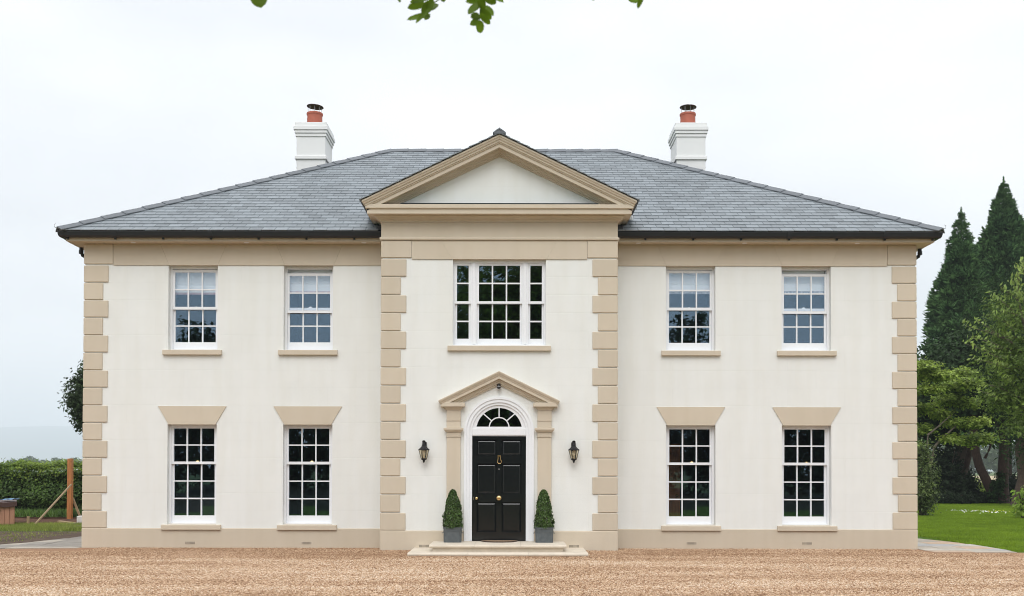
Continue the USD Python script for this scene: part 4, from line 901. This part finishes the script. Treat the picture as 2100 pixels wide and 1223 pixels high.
nt = 420; xt = -23 + 14.5 * rg.random(nt); ht = 0.08 + 0.26 * rg.random(nt) ** 2          # loose shoots on the top
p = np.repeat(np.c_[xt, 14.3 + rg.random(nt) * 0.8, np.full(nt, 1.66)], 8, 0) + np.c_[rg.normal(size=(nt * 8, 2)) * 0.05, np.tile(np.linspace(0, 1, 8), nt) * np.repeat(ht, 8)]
add('shoots', leaves(p, norm(rg.normal(size=p.shape) + [0, -0.4, 0.6]), 0.07, 0.55, rg), 'leaf_hedge_lit', hg, kind='stuff', rnd=4)
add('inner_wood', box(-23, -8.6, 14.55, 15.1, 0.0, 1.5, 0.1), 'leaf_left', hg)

def tree(name, base, lean, trunk, blobs, n, size, leaf, bark, label, category='tree', group=None, limbs=(), seed=1, spread=0.35, per=40, aspect=0.55, up=0.5, shell=0.55, core=0.0):
    rg = np.random.default_rng(seed); t = xf(name, label=label, category=category, group=group)
    base = np.array(base, float); pts = [base + np.array([lean[0] * s, lean[1] * s, trunk[0] * s]) + np.r_[rg.normal(size=2) * 0.04 * trunk[1] * 4 * (0 < s < 1), 0] for s in np.linspace(0, 1, 6)]
    add('trunk', tube(pts, np.array([1.35, 1.05, 0.95, 0.85, 0.7, 0.45]) * trunk[1], 12), bark, t, smooth=60)
    for li, (a, b, c, r) in enumerate(limbs):
        a, b, c = map(np.array, (a, b, c)); s = np.linspace(0, 1, 7)[:, None]
        add('limb', tube((1 - s) ** 2 * a + 2 * s * (1 - s) * b + s ** 2 * c, np.linspace(r, r * 0.35, 7), 8), bark, t, smooth=60)
    add('crown', crown(blobs, n, size, spread, per, aspect, up, rg, shell), leaf, t, kind='stuff', rnd=4)
    return t

tree('dark_tree', (-16.0, 22.0, 0), (0.1, 0.1), (4.2, 0.17), [((-16.9, 22, 4.65), (1.5, 1.5, 1.15)), ((-17.1, 22, 3.65), (0.95, 1.0, 0.75)), ((-16.7, 22, 5.6), (1.1, 1.2, 0.9)), ((-15.6, 22, 4.6), (1.3, 1.4, 1.6))], 52000, 0.15, 'leaf_left', 'bark',
     'dull dark green tree showing behind the left side of the house', limbs=[((-16, 22, 2.2), (-16.4, 22, 3.2), (-17.2, 21.9, 4.3), 0.07)], seed=41, spread=0.17, per=26, shell=0.30)
for j, (px, w, py, D) in enumerate(((34, 6.0, 943, 560), (58, 5.2, 936, 600), (84, 5.2, 944, 580), (132, 11.5, 939, 590))):
    c = at(px, py, D - 21); hh = float(c[2])
    tree('far_tree', (c[0], D - 21, -0.05), (0, 0), (hh * 0.5, 0.22), [((c[0], D - 21, hh * 0.62), (w, w, hh * 0.38)), ((c[0] + w * 0.6, D - 21, hh * 0.52), (w * 0.7, w * 0.7, hh * 0.34))], 2400, 1.0, 'leaf_far', 'bark',
         ['hazy rounded tree beyond the hedge, first from the picture left', 'hazy tree beyond the hedge, tallest of the left cluster', 'small hazy tree beyond the hedge, right of the left cluster', 'wide hazy tree beyond the hedge behind the timber post'][j], group='hazy trees beyond the hedge', seed=50 + j, spread=0.5, per=20)

# ================================================================ RIGHT OF THE HOUSE
def conifer_tree(px, py, D, wid, nb, seed, label, zl=0.20, size=0.55, power=0.8, shoulder=0.55):
    c = at(px, py, D - 21); H = float(c[2]); rg = np.random.default_rng(seed)
    t = xf('conifer', label=label, category='conifer', group='tall dark conifers right of the house')
    add('trunk', tube([(c[0], D - 21, 0), (c[0], D - 21, H * 0.5), (c[0], D - 21, H * 0.985)], [0.5, 0.28, 0.02], 10), 'bark_red', t, smooth=60)
    add('crown', conifer((c[0], D - 21, 0), H, lambda h: wid * min(1.0, ((1 - h) / shoulder)) ** power * (0.78 + 0.22 * min(1, h / 0.25)), nb, size, rg, zl), 'leaf_conifer', t, kind='stuff', rnd=4)
conifer_tree(1971, 428, 70, 2.15, 2700, 61, 'slender dark conifer with a narrow pointed top, shorter of the pair', size=0.52, power=0.86, shoulder=0.44)
conifer_tree(2058, 366, 76, 3.7, 4400, 62, 'tallest dark conifer at the right edge, broad with a pointed top', size=0.54, power=0.98, shoulder=0.52)
conifer_tree(1858, 636, 66, 1.0, 1100, 63, 'dark conifer mostly hidden behind the right corner of the house', size=0.42, power=0.6)

q = lambda px, py, D: tuple(map(float, at(px, py, D - 21)))
# twin-stemmed old tree on the far side of the lawn
D = 50; bz = q(2028, 1032, D)
tt = tree('twin_stemmed_tree', (q(2056, 1032, D)[0], D - 21, 0), (0.12, 0.1), (4.6, 0.25), [((q(1995, 800, D)[0], D - 20, 6.3), (2.6, 2.6, 1.7)), ((q(2075, 790, D)[0], D - 20, 6.6), (3.2, 3.0, 2.3)), ((q(2100, 740, D)[0], D - 19, 7.6), (2.2, 2.4, 1.6)), ((q(1945, 855, D)[0], D - 19, 5.2), (2.2, 2.4, 1.1)), ((q(2020, 868, D)[0], D - 20.6, 4.6), (1.9, 2.0, 0.7)), ((q(1960, 900, D)[0], D - 18, 4.2), (1.8, 2.0, 0.8))], 32000, 0.26, 'leaf_dark', 'bark_red',
     'dark old tree with reddish twin stems beyond the lawn', limbs=[(q(2020, 940, D), q(2032, 920, D), q(2040, 880, D), 0.07), (q(2060, 925, D), q(2050, 880, D), q(2030, 840, D), 0.12)], seed=71, spread=0.4)
add('limb', tube([q(*c, D) for c in ((2046, 1034), (2034, 1008), (2021, 982), (2009, 958), (2001, 930), (1998, 900), (1996, 860), (2000, 810))], [0.30, 0.24, 0.22, 0.21, 0.20, 0.19, 0.18, 0.13], 12), 'bark_red', tt, smooth=60)
rg = np.random.default_rng(77); add('ivy', crown([((q(2040, 1008, D)[0], D - 21.15, 0.55), (0.42, 0.30, 0.62)), ((q(2049, 985, D)[0], D - 21.1, 1.1), (0.22, 0.25, 0.5))], 2600, 0.11, 0.08, 20, 0.8, 0.4, rg, 0.4), 'leaf_dark', tt, kind='stuff', rnd=4)
lt_ = xf('leaning_tree', label='dark slim leaning trunk in the shade left of the reddish twin stems', category='tree')
add('trunk', tube([q(*c, 52) for c in ((1962, 1030), (1968, 1000), (1978, 965), (1988, 930), (1994, 895), (1998, 850))], [0.26, 0.2, 0.17, 0.16, 0.15, 0.12], 10), 'bark', lt_, smooth=60)
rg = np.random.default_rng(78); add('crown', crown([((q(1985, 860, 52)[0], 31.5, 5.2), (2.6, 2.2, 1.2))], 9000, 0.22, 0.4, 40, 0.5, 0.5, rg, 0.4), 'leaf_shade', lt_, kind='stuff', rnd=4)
add('root_flare', hull([(q(2051, 1032, D)[0] + r_ * math.cos(a), D - 21 + r_ * math.sin(a), z_) for r_, z_ in ((0.50, -0.03), (0.40, 0.2), (0.30, 0.5)) for a in np.linspace(0, 6.28, 10)]), 'bark_red', tt, smooth=60)
D = 46; b2 = q(2104, 1040, D)
tree('cedar', (b2[0] + 0.2, D - 21, 0), (0.15, 0), (6.5, 0.62), [((b2[0] + 0.3, D - 21.2, 3.6), (1.6, 1.5, 0.9)), ((b2[0] + 0.6, D - 21, 5.6), (3.0, 2.8, 1.6)), ((b2[0] + 1, D - 20, 8.5), (3.4, 3, 2.6)), ((b2[0] - 0.2, D - 21.4, 2.5), (0.9, 0.9, 0.5))], 15000, 0.22, 'leaf_dark', 'bark',
     'thick dark trunk with drooping needles at the right picture edge', seed=72, spread=0.35, aspect=0.25)
# light maple against the house corner
D = 39
rm = random.Random(4); maple_layers = []
for px, py, hw_ in ((1890, 752, 34), (1925, 772, 36), (1960, 790, 34), (1992, 785, 26), (1900, 800, 34), (1945, 820, 32), (1985, 828, 28), (1888, 838, 28), (1925, 850, 24), (1968, 868, 30), (2004, 868, 24), (1890, 880, 24), (2010, 900, 26), (1985, 905, 20), (1884, 920, 18), (1950, 900, 18), (1888, 955, 14), (1905, 770, 30), (1975, 765, 24)):
    c = q(px, py, D + rm.uniform(-0.9, 0.9)); w_ = hw_ * 0.0186; maple_layers.append((c, (w_, w_ * rm.uniform(0.8, 1.2), rm.uniform(0.10, 0.17))))
tree('maple', (q(1903, 1040, D)[0], D - 19.5, 0), (0.1, 0.2), (3.2, 0.11), maple_layers, 15000, 0.14, 'leaf_maple', 'bark_grey',
     'bright mid green maple in drooping layers against the house corner', limbs=[(q(1915, 918, D), q(1935, 895, D), q(1975, 862, D), 0.05), (q(1902, 893, D), q(1925, 875, D), q(1950, 852, D), 0.04), (q(1908, 1000, D), q(1908, 950, D), q(1916, 915, D), 0.07), (q(1906, 960, D), q(1900, 920, D), q(1903, 893, D), 0.06)], seed=73, spread=0.13, per=24, up=1.3, shell=0.2)
# cherry hanging in from the right
D = 29
ch_ = tree('cherry_tree', (q(2165, 1060, D)[0], D - 21, 0), (-0.2, 0), (4.2, 0.16), [((q(2095, 640, D)[0], D - 21, 5.7), (1.15, 1.3, 1.1)), ((q(2066, 720, D)[0], D - 21.0, 4.7), (0.8, 1.2, 0.75)), ((q(2085, 800, D)[0], D - 21, 3.8), (0.95, 1.2, 0.8)), ((q(2150, 700, D)[0], D - 21, 5.0), (1.2, 1.4, 1.5)), ((q(2058, 800, D)[0], D - 20.8, 3.7), (0.45, 0.7, 0.5)), ((q(2090, 880, D)[0], D - 21, 2.85), (0.6, 0.8, 0.45))], 11500, 0.115, 'leaf_cherry', 'bark_grey',
     'light green cherry tree hanging in from the right picture edge', limbs=[(q(2150, 820, D), q(2100, 690, D), q(2020, 678, D), 0.05), (q(2150, 850, D), q(2110, 740, D), q(2085, 590, D), 0.06), (q(2150, 860, D), q(2080, 800, D), q(2030, 790, D), 0.04)], seed=74, spread=0.13, per=22, aspect=0.42, up=0.6, shell=0.25)
rg = np.random.default_rng(75); P_, D_ = [], []                     # long outer twigs with hanging leaves
for (px, py), (ex, ey) in (((2070, 700), (1976, 668)), ((2075, 720), (1985, 690)), ((2080, 640), (2027, 602)), ((2090, 620), (2052, 590)), ((2090, 600), (2085, 548)), ((2075, 760), (1990, 735)), ((2080, 680), (2040, 648)), ((2085, 610), (2075, 570)), ((2060, 700), (2000, 655)), ((2085, 590), (2100, 540)), ((2070, 830), (2005, 800)), ((2060, 740), (1978, 705)), ((2095, 650), (2050, 640)), ((2100, 700), (2060, 690)), ((2095, 760), (2040, 745)), ((2100, 620), (2088, 600)), ((2090, 800), (2055, 775)), ((2100, 560), (2096, 535)), ((2095, 720), (2030, 715))):
    a, b = np.array(q(px, py, D)), np.array(q(ex, ey, D - 0.6)); s = rg.random(26) ** 0.7
    c = a + (b - a) * s[:, None] + rg.normal(size=(26, 3)) * 0.05 + [0, 0, 0.06]; P_.append(c); D_.append(norm((b - a) * 0.5 + [0, 0, -1.1] + rg.normal(size=(26, 3)) * 0.45))
    add('twig', tube([a, (a + b) / 2 + [0, 0, 0.05], b], [0.014, 0.009, 0.004], 5), 'bark_grey', ch_)
P_, D_ = np.vstack(P_), np.vstack(D_); add('outer_leaves', leaves(P_, norm(np.cross(D_, rg.normal(size=D_.shape))), 0.15 * (0.7 + 0.5 * rg.random(len(P_))), 0.42, rg, droop=D_), 'leaf_cherry_tip', ch_, kind='stuff', rnd=4)
def shrub(name, px, D, hw, h, n, size, leaf, label, seed, category='shrub', group=None, dep=None, aspect=0.5, spread=0.16, per=24):
    x = q(px, 1000, D)[0]; rg = np.random.default_rng(seed); t = xf(name, label=label, category=category, group=group)
    for k in range(4):
        a = k * 1.6 + seed; add('stem', tube([(x + 0.1 * math.cos(a), D - 21 + 0.1 * math.sin(a), -0.02), (x + hw * 0.35 * math.cos(a), D - 21 + hw * 0.3 * math.sin(a), h * 0.5), (x + hw * 0.6 * math.cos(a), D - 21 + hw * 0.5 * math.sin(a), h * 0.82)], [0.035, 0.022, 0.008], 6), 'bark', t)
    blobs = [((x + rg.uniform(-.35, .35) * hw, D - 21 + rg.uniform(-.3, .3) * hw, h * f_), (hw * r_, (dep or hw) * r_, h * 0.27)) for f_, r_ in ((0.27, 0.95), (0.5, 0.92), (0.72, 0.72), (0.3, 0.85))]
    add('foliage', crown(blobs, n, size, spread, per, aspect, 0.55, rg, 0.3), leaf, t, kind='stuff', rnd=4)
shrub('rhododendron', 1892, 36.5, 0.34, 2.75, 6500, 0.11, 'leaf_rhodo', 'glossy leathery shrub beside the right corner of the house', 81, aspect=0.36)
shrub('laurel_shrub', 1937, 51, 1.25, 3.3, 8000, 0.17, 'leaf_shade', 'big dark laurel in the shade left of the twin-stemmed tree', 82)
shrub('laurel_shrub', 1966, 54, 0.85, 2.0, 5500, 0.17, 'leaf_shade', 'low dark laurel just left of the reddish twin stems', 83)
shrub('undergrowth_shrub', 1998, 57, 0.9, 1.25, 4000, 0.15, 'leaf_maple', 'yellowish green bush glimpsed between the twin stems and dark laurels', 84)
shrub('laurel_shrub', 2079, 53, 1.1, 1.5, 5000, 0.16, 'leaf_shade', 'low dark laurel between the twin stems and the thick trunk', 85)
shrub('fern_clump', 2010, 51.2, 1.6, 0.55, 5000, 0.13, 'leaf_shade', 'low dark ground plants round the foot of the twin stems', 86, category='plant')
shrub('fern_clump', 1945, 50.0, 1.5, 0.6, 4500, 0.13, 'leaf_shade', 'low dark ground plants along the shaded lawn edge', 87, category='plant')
shrub('sapling', 2101, 34.5, 0.36, 1.2, 420, 0.15, 'leaf_lime', 'young lime green sapling at the right edge of the lawn', 88, category='sapling', spread=0.1, per=9)
# deep background on the right
for j, (px, py, D, w) in enumerate(((1985, 905, 330, 10.0), (2045, 915, 360, 11.0), (2090, 900, 340, 11.0), (1915, 880, 320, 12.0))):
    c = at(px, py, D - 21); hh = float(c[2])
    tree('field_tree', (c[0], D - 21, -0.05), (0, 0), (hh * 0.5, 0.2), [((c[0], D - 21, hh * 0.58), (w, w, hh * 0.42)), ((c[0] - w * 0.5, D - 21, hh * 0.42), (w * 0.9, w * 0.8, hh * 0.34))], 4200, 1.0, 'leaf_far', 'bark',
         ['pale green field tree glimpsed left of the twin stems', 'pale green field tree glimpsed between the twin stems', 'pale green field tree glimpsed right of the twin stems', 'pale green field tree nearest the house corner'][j], group='pale trees across the field', seed=90 + j, spread=0.45, per=20)
rg = np.random.default_rng(99)
p = np.array([q(2045 + 55 * (rg.random() - .5), 1050 + 9 * rg.random(), 39) for _ in range(60)]); p[:, 1] = 17 + rg.random(60) * 3.0; p[:, 0] = 18.2 + rg.normal(size=60) * 0.45; p[:, 2] = 0.035 + 0.02 * rg.random(60)
add('daisies', leaves(p, norm(rg.normal(size=p.shape) * 0.3 + [0, -0.4, 1]), 0.055, 0.9, rg), 'petal', kind='stuff', rnd=4, label='white daisies scattered in the far lawn', category='flowers')
p2 = p.copy(); p2[:, 0] += 0.9; add('buttercups', leaves(p2[:26], norm(rg.normal(size=(26, 3)) * 0.3 + [0, -0.4, 1]), 0.05, 0.9, rg), 'flower_yellow', kind='stuff', rnd=4, label='yellow flowers scattered in the far lawn', category='flowers')

# ================================================================ BEHIND THE VIEWER
# robinia whose twigs hang into the top of the picture; its crown shows mirrored in the middle window
rb = tree('robinia', (0.6, -28.0, 0), (0.2, 0.2), (6.0, 0.30), [((0.4, -28, 6.0), (3.6, 3.0, 2.4)), ((-1.2, -27.5, 8.3), (2.8, 2.6, 2.0)), ((1.6, -28, 8.6), (2.7, 2.6, 2.0)), ((0, -27, 4.3), (2.6, 2.0, 1.2)), ((0.3, -28, 10.6), (2.6, 2.4, 1.7)), ((0.3, -28.5, 7.6), (2.4, 2.2, 2.4))], 32000, 0.26, 'leaf_robinia', 'bark',
          'robinia whose leafy twigs hang into the top of the view', limbs=[((0.7, -27.9, 4.2), (0.3, -24, 5.2), (0.0, -18.55, 3.02), 0.09), ((0.7, -27.9, 4.6), (-1.5, -24, 5.4), (-1.05, -18.6, 2.98), 0.06)], seed=101, spread=0.35)
def leaflet(c, ax, L, w, seed):
    """One oval leaflet: a shallow folded blade with a rounded tip."""
    rg = np.random.default_rng(seed); ax = np.array(ax, float); ax /= np.linalg.norm(ax); nrm = norm(np.array([0.15 * rg.normal(), -1.0, 0.35 * rg.normal()])); sd_ = norm(np.cross(ax, nrm)); nrm = np.cross(sd_, ax)
    t = np.linspace(0, 1, 9); wd = w * 0.5 * np.sin(np.pi * t ** 0.88) ** 0.46
    mid = c + np.outer(t - 0.0, ax) * L + np.outer(-0.10 * L * t ** 2, nrm)
    V = np.vstack([mid, mid + np.outer(wd, sd_) + np.outer(wd * 0.28, nrm), mid - np.outer(wd, sd_) + np.outer(wd * 0.28, nrm)]); F = []
    for k in range(8):
        F += [[k, k + 1, 9 + k + 1], [k, 9 + k + 1, 9 + k], [k, 18 + k + 1, k + 1], [k, 18 + k, 18 + k + 1]]
    return trimesh.Trimesh(V, F, process=False)
YL = -18.75
def lp(px, py): return at(px, py, YL)
sc = 2.25 / 2100
def put(px, py, ex, ey, w, seed):                                      # a leaflet from its stalk to its tip
    a, b = lp(px, py), lp(ex, ey); a = a + [0, 0.02 * math.sin(seed * 3.7), 0]
    add('leaflet', leaflet(a, b - a, np.linalg.norm(b - a), w * sc, seed), 'leaf_robinia', rb, smooth=True)
def stalk(pts, r=0.0013): add('leaf_stalk', tube([lp(x, y) for x, y in pts], r, 5), 'leaf_robinia', rb)
stalk([(983, 48), (985, 20), (990, -20), (1000, -60)])
for k, l in enumerate([(984, 46, 985, 69, 17), (983, 36, 965, 50, 15), (984, 36, 1006, 51, 13), (984, 27, 966, 35, 17), (985, 24, 1008, 40, 18), (986, 12, 958, 27, 22), (986, 10, 1012, 30, 20), (987, 0, 990, 22, 18), (989, -6, 956, 2, 18), (989, -8, 1018, 8, 20), (990, -20, 1034, 2, 18), (990, -22, 958, -6, 18)]): put(*l, seed=k + 1)
stalk([(890, 6), (915, -10), (950, -60)])
for k, l in enumerate([(882, 22, 835, 38, 13), (884, 24, 850, 47, 10), (872, 4, 836, 16, 17), (885, 2, 866, 30, 20), (890, 4, 876, 26, 18), (895, 0, 884, 20, 15), (895, -2, 838, 4, 14), (880, 26, 871, 40, 9), (905, -6, 912, 4, 12)]): put(*l, seed=k + 31)
stalk([(528, -8), (560, -40), (600, -80)]); put(530, -26, 534, 15, 40, 51)
stalk([(1318, -8), (1330, -50)]); put(1319, -10, 1307, 18, 11, 52); put(1312, -6, 1290, 0, 11, 53)
stalk([(1214, -12), (1225, -50)]); put(1214, -14, 1217, 3, 13, 54); put(817, -12, 820, 4, 8, 55)
stalk([(1000, -60), (960, -75), (900, -80), (760, -95), (600, -80)], 0.003); stalk([(1000, -60), (1120, -75), (1225, -52), (1330, -50)], 0.003)
# a belt of trees behind the drive, seen only as the dark reflection in the panes
rg = np.random.default_rng(111); blobs = []
for x in np.arange(-36, 36.1, 2.4):
    h = 8.2 + 1.2 * math.sin(x * 0.9) + rg.uniform(-.5, .5)
    if -24 < x < -20.5: h = 12.2
    if 9.9 < x < 12.3: h = 12.0
    if 12.3 < x < 14.7: h = 10.8
    blobs += [((x, -48 + rg.uniform(-1, 1), h * 0.62), (1.7, 1.7, h * 0.36)), ((x + 0.8, -48.5, h * 0.28), (2.0, 1.6, h * 0.3))]
add('woodland', crown(blobs, 110000, 0.36, 0.4, 40, 0.6, 0.5, rg, 0.4), 'leaf_dark', kind='stuff', rnd=4, label='belt of trees behind the drive, mirrored dark in the window panes', category='woodland')

# ================================================================ HAZE
hz = usdkit.material(stage, '/World/Looks/haze', {'v': ('principled_volume', {'color': (0.86, 0.95, 1.0), 'density': 0.00028, 'anisotropy': 0.0})}, [], volume='v.volume')
add('haze', box(-11500, 11500, -1000, 11500, -1.1, 420), hz, kind='stuff')
